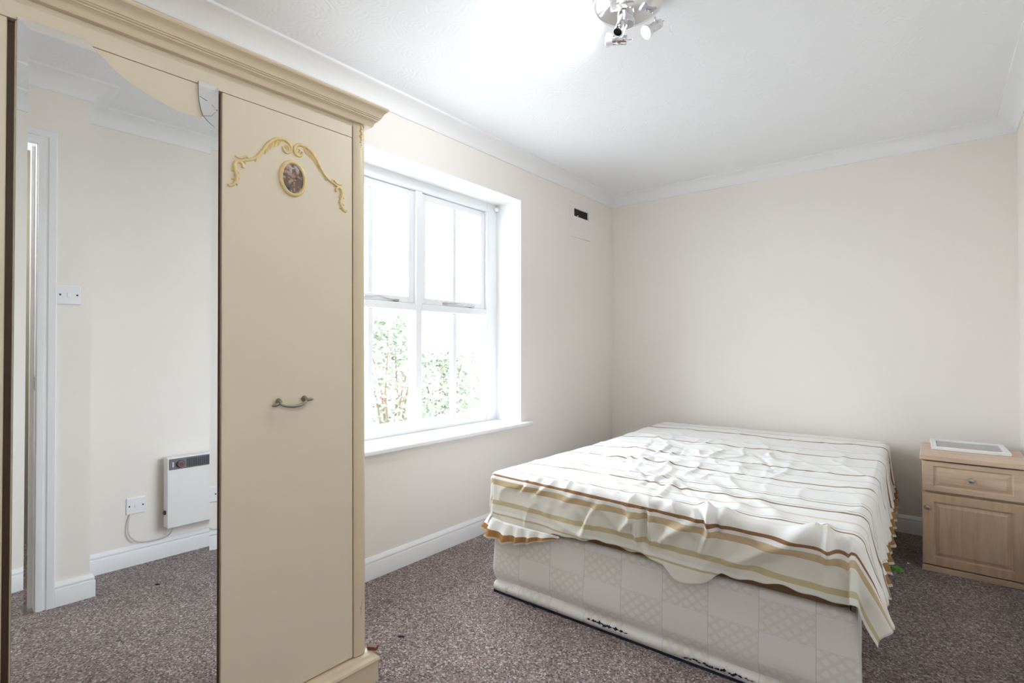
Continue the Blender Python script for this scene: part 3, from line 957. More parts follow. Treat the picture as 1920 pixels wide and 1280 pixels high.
# ------------------------------------------------------------------ mattress
mt_o = MB()
ol = rounded_outline(BX0 + 0.012, BX1 - 0.012, BY0 + 0.004, BY1 - 0.03, 0.05, 0.1)
prof_m = [(0.014, 0.332), (0.004, 0.337), (0.002, 0.350), (0.0, 0.50), (0.004, 0.515), (0.016, 0.527), (0.04, 0.531)]
vs_, fs_ = [], []
cxm, cym = (BX0 + BX1) / 2, (BY0 + BY1) / 2
for d, z in prof_m:
    for x, y in ol:
        vs_.append((cxm + (x - cxm) * (1 - d / 0.70), cym + (y - cym) * (1 - d / 1.02), z))
k_ = len(ol)
for i in range(len(prof_m) - 1):
    for j in range(k_):
        fs_.append((i * k_ + j, i * k_ + (j + 1) % k_, (i + 1) * k_ + (j + 1) % k_, (i + 1) * k_ + j))
fs_ += [tuple(range(k_))[::-1], tuple(range((len(prof_m) - 1) * k_, len(prof_m) * k_))]
mt_o.add(vs_, fs_)
mattress = mt_o.build('mattress', M['matt'], smooth=True, angle=50)
tag(mattress, 'brown-sided mattress between the divan base and the striped cover', 'mattress')

# ------------------------------------------------------------------ striped cover
CREASES=[
 (0.014,0.022,[(0.765,-0.013),(0.749,0.07),(0.73,0.191),(0.71,0.34)]),
 (-0.01,0.018,[(0.762,-0.0),(0.757,0.086),(0.727,0.231)]),
 (0.012,0.02,[(0.623,0.234),(0.633,0.288),(0.647,0.372),(0.622,0.507)]),
 (-0.01,0.016,[(0.479,0.445),(0.548,0.366),(0.626,0.259),(0.634,0.177)]),
 (0.012,0.022,[(0.469,0.466),(0.432,0.618),(0.467,0.696),(0.554,0.624),(0.618,0.504)]),
 (-0.008,0.015,[(0.647,0.277),(0.689,0.222),(0.724,0.25)]),
 (-0.01,0.016,[(0.322,0.662),(0.404,0.502)]),
 (0.01,0.018,[(0.323,0.698),(0.417,0.512)]),
 (-0.008,0.018,[(0.128,0.725),(0.208,0.639),(0.295,0.606),(0.34,0.625)]),
 (0.008,0.02,[(0.11,1.008),(0.24,0.897),(0.332,0.853)]),
 (-0.009,0.016,[(0.27,1.14),(0.311,0.956)]),
 (0.009,0.016,[(0.382,1.142),(0.417,0.885),(0.404,0.801)]),
 (-0.007,0.015,[(0.473,1.088),(0.522,0.861)]),
 (0.009,0.02,[(0.705,0.347),(0.755,0.276),(0.818,0.203)]),
 (-0.009,0.018,[(0.725,0.295),(0.794,0.184),(0.849,0.116)]),
 (0.007,0.025,[(0.094,0.737),(0.132,0.768),(0.221,0.687)]),
 (0.008,0.018,[(0.056,1.425),(0.181,1.363),(0.301,1.212)]),
 (0.006,0.02,[(0.788,0.896),(0.905,0.693)]),
 (-0.006,0.016,[(0.83,1.149),(0.912,0.997),(1.014,0.749)]),
 (0.007,0.016,[(0.887,1.196),(0.949,1.028)]),
 (0.005,0.02,[(1.025,1.09),(1.048,0.777),(1.026,0.663)]),
 (0.006,0.02,[(1.228,1.385),(1.238,1.072)]),
 (0.005,0.03,[(0.77,0.652),(0.932,0.382),(1.072,0.229)]),
 (0.008,0.03,[(0.841,0.391),(0.959,0.181),(1.044,0.081)]),
 (0.008,0.03,[(1.056,0.216),(1.126,0.109),(1.16,0.046)]),
 (-0.006,0.02,[(0.724,0.324),(0.851,0.163),(0.959,0.052)]),
 (0.01,0.02,[(0.886,0.077),(0.938,0.014),(0.945,-0.026)]),
 (0.016,0.02,[(0.911,0.036),(0.955,-0.014),(0.959,-0.041),(0.962,-0.08),(0.935,-0.15)]),
 (-0.01,0.015,[(0.915,-0.026),(0.939,-0.045),(0.947,-0.068)]),
 (0.01,0.014,[(0.903,-0.025),(0.927,-0.056)]),
 (-0.01,0.014,[(0.986,-0.02),(0.986,-0.047),(0.993,-0.073)]),
 (0.012,0.03,[(1.015,0.021),(0.986,-0.035),(0.947,-0.052)]),
 (0.014,0.03,[(1.23,-0.037),(1.191,-0.068),(1.131,-0.105),(1.082,-0.14),(1.023,-0.17)]),
 (-0.01,0.03,[(1.151,-0.118),(1.11,-0.155),(1.081,-0.178)]),
 (0.016,0.016,[(1.29,0.068),(1.308,-0.023),(1.309,-0.071),(1.307,-0.092)]),
 (0.012,0.03,[(1.291,0.055),(1.268,-0.014),(1.227,-0.041)]),
 (-0.008,0.03,[(1.331,-0.017),(1.331,-0.062)]),
 (0.015,0.02,[(1.361,-0.014),(1.372,-0.041),(1.366,-0.083),(1.36,-0.112)]),
 (-0.01,0.02,[(1.386,-0.038),(1.388,-0.087)]),
 (0.012,0.016,[(0.684,-0.065),(0.666,-0.105),(0.63,-0.146)]),
 (0.012,0.014,[(0.71,-0.056),(0.697,-0.107),(0.696,-0.183)]),
 (0.012,0.014,[(0.744,-0.057),(0.746,-0.112),(0.752,-0.174)]),
 (-0.012,0.016,[(0.723,-0.061),(0.72,-0.173)]),
 (0.014,0.022,[(0.903,-0.062),(0.861,-0.09),(0.813,-0.12),(0.781,-0.159)]),
 (-0.01,0.022,[(0.797,-0.1),(0.781,-0.127)]),
 (0.012,0.02,[(0.537,-0.069),(0.498,-0.107),(0.483,-0.153),(0.468,-0.203)]),
 (-0.012,0.02,[(0.513,-0.078),(0.478,-0.111),(0.458,-0.167)]),
 (0.008,0.014,[(0.527,-0.122),(0.508,-0.181)]),
 (-0.007,0.012,[(0.174,-0.055),(0.138,-0.08)]),
 (0.006,0.012,[(0.197,-0.046),(0.156,-0.077)]),
 (-0.007,0.012,[(0.255,-0.05),(0.209,-0.081)]),
 (0.006,0.014,[(0.294,-0.039),(0.244,-0.07)]),
 (0.006,0.018,[(0.245,0.018),(0.215,-0.038)]),
 (0.006,0.018,[(0.317,0.029),(0.305,-0.032)]),
 (0.006,0.018,[(0.395,0.025),(0.381,-0.037)]),
 (0.005,0.02,[(0.443,-0.039),(0.37,-0.088)]),
 (0.004,0.025,[(0.532,-0.032),(0.483,-0.049)]),
 (0.005,0.02,[(0.899,-0.01),(0.837,-0.038)]),
 (0.006,0.02,[(0.861,0.005),(0.818,-0.027)]),
 (-0.005,0.02,[(0.781,-0.03),(0.756,-0.054)]),
]

cv = thing('bed_cover', (-0.88, 2.85, 0.35))
tag(cv, 'crumpled white cover with brown and olive stripes draped over the bed', 'bed cover')
CX0, CX1, CY0, CY1, CR = -1.592, -0.163, 1.800, 3.890, 0.035
W2, L2 = CX1 - CX0 - 2 * CR, CY1 - CY0 - 2 * CR
ZT = 0.551
HEM_X = [-1.60, -1.54, -1.46, -1.23, -1.05, -0.85, -0.76, -0.72, -0.66, -0.615, -0.56, -0.35, -0.24, -0.16]
HEM_Z = [0.335, 0.335, 0.325, 0.342, 0.364, 0.357, 0.335, 0.305, 0.298, 0.312, 0.356, 0.373, 0.368, 0.352]
na_l, na_t, na_r, nb_f, nb_t, nb_b = 22, 210, 30, 46, 250, 6
ua = np.concatenate([np.linspace(-1, 0, na_l, endpoint=False), np.linspace(0, 1, na_t, endpoint=False), np.linspace(1, 2, na_r + 1)])
ub = np.concatenate([np.linspace(-1, 0, nb_f, endpoint=False), np.linspace(0, 1, nb_t, endpoint=False), np.linspace(1, 2, nb_b + 1)])
UA, UB = np.meshgrid(ua, ub, indexing='ij')
ca = np.clip(UA, 0, 1) * W2
cb = np.clip(UB, 0, 1) * L2
Bf = (ZT - np.interp(CX0 + CR + ca, HEM_X, HEM_Z)) + CR * (PI / 2 - 1) + 0.004 * np.sin(ca * 31) + 0.003 * np.sin(ca * 67 + 1)
A_left = 0.20 + 0.01 * np.sin(cb * 7)
A_right = 0.250 + 0.022 * np.sin(cb * 9.0) + 0.012 * np.sin(cb * 23 + 1)
da = np.where(UA < 0, UA * A_left, np.where(UA > 1, (UA - 1) * A_right, 0.0))
db = np.where(UB < 0, UB * Bf, np.where(UB > 1, (UB - 1) * 0.06, 0.0))
ln = np.hypot(da, db)
corner = (np.abs(da) > 1e-6) & (np.abs(db) > 1e-6)
safe = np.maximum(ln, 1e-9)
nx_, ny_ = da / safe, db / safe
le = np.where(corner, ln * 0.90, ln)
aa = ca + da
bb = cb + db
vec_noise = np.vectorize(lambda x, y, z: noise.noise((x, y, z)))
def nz2(sx_, sy_, seed):
    return vec_noise(aa * sx_, bb * sy_, seed)
H = np.zeros_like(aa)
for h_, w_, pts in CREASES:
    best = np.full(aa.shape, 9.0)
    tt = np.zeros_like(aa)
    tot = len(pts) - 1
    for i in range(tot):
        (x0, y0), (x1, y1) = pts[i], pts[i + 1]
        dx, dy = x1 - x0, y1 - y0
        q = dx * dx + dy * dy + 1e-9
        t = np.clip(((aa - x0) * dx + (bb - y0) * dy) / q, 0, 1)
        d = np.hypot(aa - x0 - t * dx, bb - y0 - t * dy)
        upd = d < best
        tt = np.where(upd, (i + t) / tot, tt)
        best = np.minimum(best, d)
    H += h_ * np.exp(-(best / (w_ * 0.8)) ** 2) * (0.35 + 0.65 * np.sin(PI * np.clip(tt * 0.9 + 0.05, 0, 1)))
crumple = np.exp(-(((aa - 0.62) / 0.42) ** 2 + ((bb - 0.85) / 0.75) ** 2))
rid = 1 - np.abs(nz2(9, 6, 3.3) * 2)
H += crumple * (0.010 * rid ** 3 + 0.004 * nz2(22, 15, 5.1))
puck = 1 - np.abs(vec_noise(aa * 8 + bb * 5, bb * 3.5 - aa * 1.0, 12.5) * 2)
H += np.exp(-(bb / 0.13) ** 2) * 0.007 * np.clip(puck, 0, 1) ** 3
rid2 = 1 - np.abs(vec_noise(aa * 5 + bb * 4, bb * 2.6 - aa * 3, 21.5) * 2)
H += 0.0045 * np.clip(rid2, 0, 1) ** 4
H += 0.004 * nz2(3.2, 2.6, 8.8) + 0.0013 * nz2(18, 12, 2.2)
top_drop = 0.013 * np.exp(-(ca / 0.16) ** 2) * np.clip(np.sin(PI * np.clip((cb - 0.05) / 1.9, 0, 1)), 0, 1) + 0.010 * np.exp(-((W2 - ca) / 0.10) ** 2) * np.clip(cb - 1.5, 0, 0.5)
ang = np.clip(le / CR, 0, PI / 2)
outw = CR * np.sin(ang)
down = CR * (1 - np.cos(ang)) + np.maximum(le - CR * PI / 2, 0)
hang = np.maximum(le - CR * PI / 2, 0)
side_r, side_l, side_f = UA > 1, UA < 0, UB < 0
flare = np.where(side_r, 0.10 + 0.13 * np.exp(-(np.clip(bb, 0, 9) / 0.45) ** 2), np.where(side_f, 0.02, 0.05))
outw += hang * flare
per = np.where(side_f & ~corner, aa, bb)
wave = np.sin(bb * 42 + 3 * nz2(2, 5, 1.1)) * 0.5 + 0.5 * np.sin(bb * 27 + 1.3)
outw += np.where(side_r | side_l, hang * 0.085 * wave, 0)
outw += np.where(corner & side_r, hang * 0.16 * np.sin(np.arctan2(-db, np.abs(da) + 1e-9) * 5.0), 0)
outw += np.where(side_f & ~corner, hang * 0.03 * np.sin(aa * 17 + 2.0 * nz2(3, 1, 4.4)), 0)
Hs = np.where(corner, H * 0.4, np.where(side_f, H * 1.7, H))
Xs = CX0 + CR + ca + nx_ * (outw + Hs * np.sin(ang))
Ys = CY0 + CR + cb + ny_ * (outw + Hs * np.sin(ang))
Zs = ZT - top_drop - down + Hs * np.cos(ang)
Hs = Hs
# cloth coordinate for the stripes: slightly skewed on the front, pulled back near the right edge, wandering with the creases
skew = -0.028 * (1 - np.clip(aa / W2, 0, 1)) * np.clip(1 - (bb + 0.02) / 0.07, 0, 1)
sm = np.clip((np.minimum(aa, W2) - (W2 - 0.30)) / 0.30, 0, 1)
Vc = bb + 0.004 + skew - 0.055 * sm * sm * np.clip(bb / 0.25, 0, 1) + 0.022 * nz2(1.6, 1.2, 6.6) * np.clip(bb / 0.2, 0, 1) + 0.010 * nz2(6, 4, 9.9) * np.clip(bb / 0.1, 0, 1) + 0.5 * H * np.clip((bb + 0.1) / 0.2, 0, 1)
cl = MB()
nA, nB = UA.shape
cl.v = [tuple(p) for p in np.stack([Xs, Ys, Zs], -1).reshape(-1, 3).tolist()]
cl.f = [(i * nB + j, (i + 1) * nB + j, (i + 1) * nB + j + 1, i * nB + j + 1) for i in range(nA - 1) for j in range(nB - 1)]
cl.uv = [(u_, v_) for u_, v_ in np.stack([aa, Vc / 4 + 0.25], -1).reshape(-1, 2).tolist()]
co = cl.build('cover_cloth', M['sheet'], cv, smooth=True, angle=180)
sm_ = co.modifiers.new('thickness', 'SOLIDIFY')
sm_.thickness, sm_.offset = 0.0022, -1

def frill(name, path, heights, outs, per_m, amp, label=None):
    """gathered strip hanging from a path; heights and outward flare vary along it"""
    P = [Vector(p) for p in path]
    cum = [0.0]
    for a, b in zip(P, P[1:]):
        cum.append(cum[-1] + (b - a).length)
    n = int(cum[-1] * 110)
    rows = 9
    mb = MB()
    vs_, uv_ = [], []
    for i in range(n + 1):
        s = cum[-1] * i / n
        k = max(j for j in range(len(cum)) if cum[j] <= s + 1e-9)
        k = min(k, len(P) - 2)
        t = (s - cum[k]) / max(cum[k + 1] - cum[k], 1e-9)
        p = P[k].lerp(P[k + 1], t)
        tg = (P[k + 1] - P[k]).normalized()
        nrm = Vector((tg.y, -tg.x, 0)).normalized()
        h = heights[k] + (heights[k + 1] - heights[k]) * t
        ou = outs[k] + (outs[k + 1] - outs[k]) * t
        ph = s * per_m * 2 * PI + 1.5 * noise.noise((s * 9, 2, 0))
        for r in range(rows):
            q = r / (rows - 1)
            hh = h * (1 + 0.12 * noise.noise((s * 14, 5, 0)))
            w = amp * q * math.sin(ph) * (0.6 + 0.6 * noise.noise((s * 6, 8, 0)) + 0.3)
            vs_.append(p + nrm * (ou * q + w) + tg * (0.4 * amp * q * math.cos(ph)) - Vector((0, 0, hh * q)))
            uv_.append((s, q))
    fs_ = [(i * rows + r, (i + 1) * rows + r, (i + 1) * rows + r + 1, i * rows + r + 1) for i in range(n) for r in range(rows - 1)]
    mb.add(vs_, fs_)
    mb.uv = uv_
    o = mb.build(name, M['frill'], cv, smooth=True, angle=180)
    md = o.modifiers.new('thickness', 'SOLIDIFY')
    md.thickness, md.offset = 0.0018, 0
    if label:
        o['label'] = label
    return o
frill('frill', [(-1.607, 3.7, 0.352), (-1.610, 2.5, 0.348), (-1.612, 1.92, 0.350), (-1.604, 1.835, 0.352), (-1.585, 1.804, 0.354), (-1.555, 1.790, 0.352), (-1.48, 1.787, 0.345), (-1.38, 1.788, 0.343), (-1.28, 1.790, 0.343), (-1.20, 1.795, 0.343)],
      [0.07, 0.07, 0.075, 0.070, 0.070, 0.075, 0.085, 0.070, 0.035, 0.012], [0.02, 0.02, 0.025, 0.03, 0.035, 0.036, 0.030, 0.02, 0.012, 0.004], 15, 0.015, 'white gathered frill with brown band at the near left corner')
frill('frill', [(-0.150, 2.10, 0.372), (-0.150, 2.5, 0.370), (-0.150, 3.0, 0.368), (-0.152, 3.6, 0.370), (-0.155, 3.85, 0.372)],
      [0.085, 0.105, 0.11, 0.105, 0.10], [0.030, 0.022, 0.022, 0.020, 0.018], 7.5, 0.017, 'white gathered frill with brown band along the right side')
# the whole bed stands very slightly askew to the wall
BED_ROT, BED_PIV = math.radians(1.3), Vector((-0.88, 1.82, 0))
for o in (dv, mattress, cv):
    rm = Matrix.Rotation(BED_ROT, 3, 'Z')
    o.location = BED_PIV + rm @ (o.location - BED_PIV)
    o.rotation_euler.z = BED_ROT

# ------------------------------------------------------------------ bedside cabinet
NX0, NX1, NY0, NY1 = -0.054, 0.340, 3.358, 3.800
ns = thing('bedside_cabinet', ((NX0 + NX1) / 2, (NY0 + NY1) / 2, 0))
tag(ns, 'pale oak bedside cabinet with one drawer and one door', 'bedside cabinet')
cb_ = MB()
cb_.box(NX0 + 0.002, NX0 + 0.018, NY0 + 0.016, NY1, 0.004, 0.556)
cb_.box(NX1 - 0.018, NX1 - 0.002, NY0 + 0.016, NY1, 0.004, 0.556)
cb_.box(NX0 + 0.018, NX1 - 0.018, NY1 - 0.006, NY1, 0.03, 0.556)
cb_.box(NX0 + 0.018, NX1 - 0.018, NY0 + 0.020, NY1 - 0.006, 0.028, 0.044)
cb_.box(NX0 + 0.018, NX1 - 0.018, NY0 + 0.020, NY1 - 0.006, 0.385, 0.398)
cb_.build('carcass', M['oak'], ns, bevel=0.001, bseg=1)
bx('top', M['oak_h'], ns, NX0 - 0.006, NX1 + 0.006, NY0 - 0.016, NY1 + 0.004, 0.5565, 0.581, 0.005, 3)
bx('plinth', M['oak_h'], ns, NX0 + 0.001, NX1 - 0.001, NY0 - 0.004, NY0 + 0.016, 0.001, 0.028, 0.002)
def panel_front(name, mat, x0, x1, z0, z1, mx0, mx1, mz):
    """slab front with a routed frame groove and a raised field"""
    mb = MB()
    y = NY0
    rings = [((x0, x1, z0, z1), y + 0.016), ((x0, x1, z0, z1), y + 0.002), ((x0 + 0.002, x1 - 0.002, z0 + 0.002, z1 - 0.002), y)]
    i0, i1, k0, k1 = x0 + mx0, x1 - mx1, z0 + mz, z1 - mz
    for ins, dep in ((0, 0), (0.003, 0.0075), (0.008, 0.0085), (0.014, 0.0060), (0.024, 0.0018), (0.028, 0.0018)):
        rings.append(((i0 + ins, i1 - ins, k0 + ins, k1 - ins), y + dep))
    vs_ = []
    for (a, b, c, d), yy in rings:
        vs_ += [(a, yy, c), (b, yy, c), (b, yy, d), (a, yy, d)]
    fs_ = [(0, 1, 2, 3)]
    for i in range(len(rings) - 1):
        for k in range(4):
            fs_.append((i * 4 + k, i * 4 + (k + 1) % 4, i * 4 + 4 + (k + 1) % 4, i * 4 + 4 + k))
    q = (len(rings) - 1) * 4
    fs_.append((q, q + 1, q + 2, q + 3))
    mb.add(vs_, fs_)
    return mb.build(name, mat, ns)
dw_ = panel_front('drawer_front', M['oak_h'], NX0 + 0.003, NX1 - 0.003, 0.4015, 0.5500, 0.044, 0.052, 0.022)
dd_ = panel_front('door', M['oak'], NX0 + 0.003, NX1 - 0.003, 0.0335, 0.3890, 0.044, 0.052, 0.040)
for par, x, z in ((dw_, 0.136, 0.478), (dd_, -0.030, 0.320)):
    MB().lathe([(0.006, 0), (0.005, 0.006), (0.006, 0.010), (0.0115, 0.013), (0.013, 0.018), (0.011, 0.023), (0.0, 0.0245)], (x, NY0 + (0.002 if par is dw_ else 0), z), (0, -1, 0), 18).build('knob', M['steel'], par, smooth=True, angle=50)['label'] = 'round brushed metal knob'

# picture frame lying on the cabinet
pf = empty('picture_frame', (0.137, 3.700, 0.5812), (0, 0, math.radians(1.5)))
tag(pf, 'white empty picture frame lying flat on the bedside cabinet', 'picture frame')
fm = MB()
for (a, b, c, d) in ((-0.155, 0.155, -0.155, -0.131), (-0.155, 0.155, 0.131, 0.155), (-0.155, -0.131, -0.131, 0.131), (0.131, 0.155, -0.131, 0.131)):
    fm.box(a, b, c, d, 0, 0.016)
fm.build('frame', M['white'], pf, bevel=0.003)
bx('backing', M['oak_h'], pf, -0.131, 0.131, -0.131, 0.131, 0.001, 0.004)
gp, gnt, gpr = new_mat('grey_picture_glass')
gpr.inputs['Base Color'].default_value = (0.34, 0.335, 0.29, 1)
gpr.inputs['Roughness'].default_value = 0.08
bx('pane', gp, pf, -0.131, 0.131, -0.131, 0.131, 0.0045, 0.0065)

# ------------------------------------------------------------------ wall ventilator
vt = thing('wall_vent', (XL, 3.44, 1.955))
tag(vt, 'ivory wall ventilator cover with a black slot high beside the corner', 'vent')
vb = MB()
VY0, VY1, VZ0, VZ1, SY0, SY1, SZ0, SZ1 = 3.296, 3.585, 1.960, 2.222, 3.340, 3.552, 2.117, 2.178
vb.box(XL, XL + 0.016, VY0, SY0, VZ0, VZ1)
vb.box(XL, XL + 0.016, SY1, VY1, VZ0, VZ1)
vb.box(XL, XL + 0.016, SY0, SY1, VZ0, SZ0)
vb.box(XL, XL + 0.016, SY0, SY1, SZ1, VZ1)
vb.build('cover', M['wall'], vt, weld=True)
bx('slot', M['black'], vt, XL + 0.0005, XL + 0.003, SY0, SY1, SZ0, SZ1)
MB().lathe([(0.005, 0), (0.005, 0.006), (0.002, 0.009), (0, 0.009)], (XL + 0.003, 3.405, 2.128), (1, 0, 0), 10).build('screw', M['upvc'], vt, smooth=True)
bx('rim', M['wall'], vt, XL + 0.016, XL + 0.019, VY0 + 0.012, VY1 - 0.012, VZ0 + 0.012, 2.105, 0.002)

# ------------------------------------------------------------------ things on the door wall, seen in the mirror
def wall_plate(name, label, cat, x, yc, zc, rocker):
    t = thing(name, (x, yc, zc - 0.043))
    tag(t, label, cat)
    bx('plate', M['upvc'], t, x - 0.009, x, yc - 0.043, yc + 0.043, zc - 0.043, zc + 0.043, 0.003)
    bx('rocker', M['upvc'], t, x - 0.013, x - 0.009, yc - rocker[0], yc + rocker[0], zc - rocker[1], zc + rocker[1], 0.0015)
    for s in (-1, 1):
        MB().lathe([(0.0042, 0), (0.0042, 0.0012), (0, 0.0014)], (x - 0.009, yc + s * 0.030, zc), (-1, 0, 0), 10).build('screw', M['dark'], t, smooth=True)
    return t
wall_plate('light_switch', 'white single light switch beside the door frame, seen in the mirror', 'light switch', XD, 0.500, 1.388, (0.006, 0.011))
wall_plate('fused_socket', 'white fused heater outlet low on the wall, seen in the mirror', 'socket', XR, 0.823, 0.312, (0.008, 0.008))
pth = smooth_path([(XR - 0.008, 0.797, 0.272), (XR - 0.016, 0.786, 0.225), (XR - 0.022, 0.790, 0.165), (XR - 0.026, 0.830, 0.122), (XR - 0.028, 0.905, 0.112), (XR - 0.032, 0.958, 0.118), (XR - 0.050, 0.975, 0.145), (XR - 0.055, 0.978, 0.172)], 6)
tag(MB().tube(pth, 0.0035, 8).build('power_cable', M['cable'], smooth=True, angle=180), 'pale cable looping from the socket to the wall heater, seen in the mirror', 'cable')
ht = thing('wall_heater', (0.31, 1.25, 0.172))
tag(ht, 'white electric panel heater with a dark control strip, seen in the mirror', 'heater')
HX0, HX1, HY0, HY1, HZ0, HZ1 = 0.272, 0.338, 0.944, 1.560, 0.172, 0.552
bx('body', M['heater'], ht, HX0, HX1, HY0, HY1, HZ0, HZ1, 0.004)
cs_ = bx('control_strip', M['greyplast'], ht, HX0 - 0.003, HX0 + 0.004, HY0 + 0.008, HY1 - 0.008, 0.486, 0.545, 0.001)
MB().lathe([(0.0205, 0), (0.0205, 0.006), (0.018, 0.010), (0.014, 0.011), (0.013, 0.016), (0, 0.0165)], (HX0 - 0.003, 1.004, 0.514), (-1, 0, 0), 20).build('dial', M['dark'], cs_, smooth=True, angle=40)
MB().lathe([(0.0150, 0.0), (0.0150, 0.0012), (0.0105, 0.0014), (0.0105, 0.0)], (HX0 - 0.0190, 1.004, 0.514), (-1, 0, 0), 20).build('dial_ring', M['red'], cs_, smooth=True, angle=40)
for i in range(46):
    y = 1.036 + i * 0.011
    bx('grille_slat', M['dark'], cs_, HX0 - 0.0055, HX0 - 0.003, y, y + 0.0075, 0.492, 0.538)
bx('rocker_switch', M['cable'], cs_, HX0 - 0.006, HX0 - 0.003, 0.965, 0.974, 0.500, 0.528, 0.001)
MB().lathe([(0.012, 0), (0.012, 0.008), (0.009, 0.011), (0, 0.011)], (0.304, HY0, 0.255), (0, -1, 0), 14).build('side_knob', M['dark'], ht, smooth=True, angle=40)
for y in (1.02, 1.48):
    bx('bracket', M['heater'], ht, HX1, XR, y - 0.012, y + 0.012, 0.20, 0.52)

# ------------------------------------------------------------------ ceiling spotlight
LC = Vector((-0.862, 1.735, ZC))
cl_ = thing('ceiling_spotlight', tuple(LC))
tag(cl_, 'round chrome ceiling light with three spot heads', 'ceiling light')
MB().lathe([(0.128, 0.0), (0.130, 0.006), (0.126, 0.014), (0.112, 0.026), (0.085, 0.036), (0.050, 0.041), (0.0, 0.043)], tuple(LC), (0, 0, -1), 48).build('ceiling_plate', M['chrome'], cl_, smooth=True, angle=60)
MB().lathe([(0.031, 0.0), (0.031, 0.040), (0.029, 0.043), (0.0, 0.044)], tuple(LC + Vector((-0.01, 0.0, -0.036))), (0, 0, -1), 28).build('centre_boss', M['chrome'], cl_, smooth=True, angle=40)
def spot_head(pos, dirn, joint, lit, power):
    pos, dirn, joint = Vector(pos), Vector(dirn).normalized(), Vector(joint)
    h = MB().lathe([(0.0, -0.027), (0.015, -0.0265), (0.0165, -0.024), (0.0165, 0.010), (0.0158, 0.012), (0.0165, 0.014), (0.0165, 0.026), (0.0155, 0.026), (0.0150, 0.004), (0.0, 0.004)], tuple(pos), tuple(dirn), 24)
    ho = h.build('spot_head', M['chrome'], cl_, smooth=True, angle=35)
    MB().tube([joint, (joint + pos) / 2 + Vector((0, 0, 0.002)), pos - dirn * 0.004], 0.0042, 8).build('arm', M['chrome'], cl_, smooth=True)
    MB().tube([pos - dirn * 0.026, pos - dirn * 0.046], 0.0018, 6).build('adjusting_pin', M['steel'], ho, smooth=True)
    if not lit:
        MB().lathe([(0.0148, 0), (0.0, 0.0005)], tuple(pos + dirn * 0.012), tuple(dirn), 20).build('empty_lampholder', M['black'], ho, smooth=True)
        return
    MB().lathe([(0.014, 0.008), (0.0165, 0.026), (0.0235, 0.040), (0.0250, 0.046), (0.0245, 0.050)], tuple(pos), tuple(dirn), 24).build('bulb', M['upvc'], ho, smooth=True, angle=50)
    MB().lathe([(0.0238, 0.0), (0.018, 0.0022), (0.0, 0.003)], tuple(pos + dirn * 0.0495), tuple(dirn), 24).build('lens', M['led'], ho, smooth=True, angle=60)['label'] = 'lit white lens'
    ld = bpy.data.lights.new('spot_lamp', 'SPOT')
    ld.energy = power
    ld.color = (0.90, 0.95, 1.0)
    ld.spot_size, ld.spot_blend = math.radians(165), 0.9
    ld.shadow_soft_size = 0.024
    lo = bpy.data.objects.new('spot_lamp', ld)
    COL.objects.link(lo)
    lo.parent = cl_
    lo.location = pos + dirn * 0.060 - LC
    lo.rotation_euler = dirn.to_track_quat('-Z', 'Y').to_euler()
spot_head((-0.905, 1.752, 2.270), (-0.85, -0.35, 0.12), (-0.872, 1.735, 2.306), True, 11)
spot_head((-0.800, 1.830, 2.318), (-0.45, -0.65, -0.60), (-0.800, 1.830, 2.352), True, 16)
spot_head((-0.893, 1.728, 2.302), (-0.10, -0.45, -0.89), (-0.865, 1.735, 2.335), False, 0)
spot_head((-0.820, 1.625, 2.310), (-0.80, 0.25, 0.42), (-0.835, 1.665, 2.352), True, 12)

# ------------------------------------------------------------------ unseen pendant added in the hall to light the room from the front
hp = thing('fill_pendant', (0.46, -0.06, ZC))
tag(hp, 'unseen white globe added in the hall as fill light for the room', 'added fill lamp')
MB().lathe([(0.045, 0), (0.045, 0.008), (0.03, 0.02), (0.0, 0.022)], (0.46, -0.06, ZC), (0, 0, -1), 20).build('ceiling_rose', M['upvc'], hp, smooth=True)
MB().tube([(0.46, -0.06, ZC - 0.02), (0.46, -0.06, 2.06)], 0.003, 6).build('flex', M['upvc'], hp)
MB().lathe([(0.02, -0.125), (0.05, -0.115), (0.09, -0.088), (0.118, -0.045), (0.125, 0.0), (0.118, 0.045), (0.09, 0.088), (0.05, 0.115), (0.0, 0.125)], (0.46, -0.06, 1.95), (0, 0, -1), 28).build('fill_globe', emission('fill_light_globe', (0.95, 0.97, 1.0), HALL_FILL), hp, smooth=True, angle=180)

# ------------------------------------------------------------------ litter on the floor
gw = MB()
random.seed(11)
base = [(-0.205, 3.262), (-0.190, 3.275), (-0.168, 3.272), (-0.148, 3.262), (-0.143, 3.248), (-0.158, 3.240), (-0.178, 3.243), (-0.198, 3.250)]
vs_ = [(x, y, 0.002) for x, y in base] + [(-0.172 + (x + 0.172) * 0.75, 3.257 + (y - 3.257) * 0.7, 0.012 + 0.007 * random.random()) for x, y in base] + [(-0.172, 3.257, 0.014)]
fs_ = [tuple(range(8))[::-1]] + [(i, (i + 1) % 8, 8 + (i + 1) % 8, 8 + i) for i in range(8)] + [(8 + i, 8 + (i + 1) % 8, 16) for i in range(8)]
vs_ = [(x + 0.022, y, z) for x, y, z in vs_]
tag(gw.add(vs_, fs_).build('sweet_wrapper', M['green']), 'crumpled green wrapper on the carpet beside the bed', 'wrapper')
def crumb(name, mat, x, y, rx, ry, rz, seed, rot, label, cat):
    random.seed(seed)
    mb = MB()
    bm = bmesh.new()
    bmesh.ops.create_icosphere(bm, subdivisions=1, radius=1.0)
    mb.add([(x + (v.co.x * rx * math.cos(rot) - v.co.y * ry * math.sin(rot)) * random.uniform(0.8, 1.15), y + (v.co.x * rx * math.sin(rot) + v.co.y * ry * math.cos(rot)) * random.uniform(0.8, 1.15), rz * 0.95 + v.co.z * rz) for v in bm.verts],
           [tuple(v.index for v in f.verts) for f in bm.faces])
    bm.free()
    tag(mb.build(name, mat), label, cat)
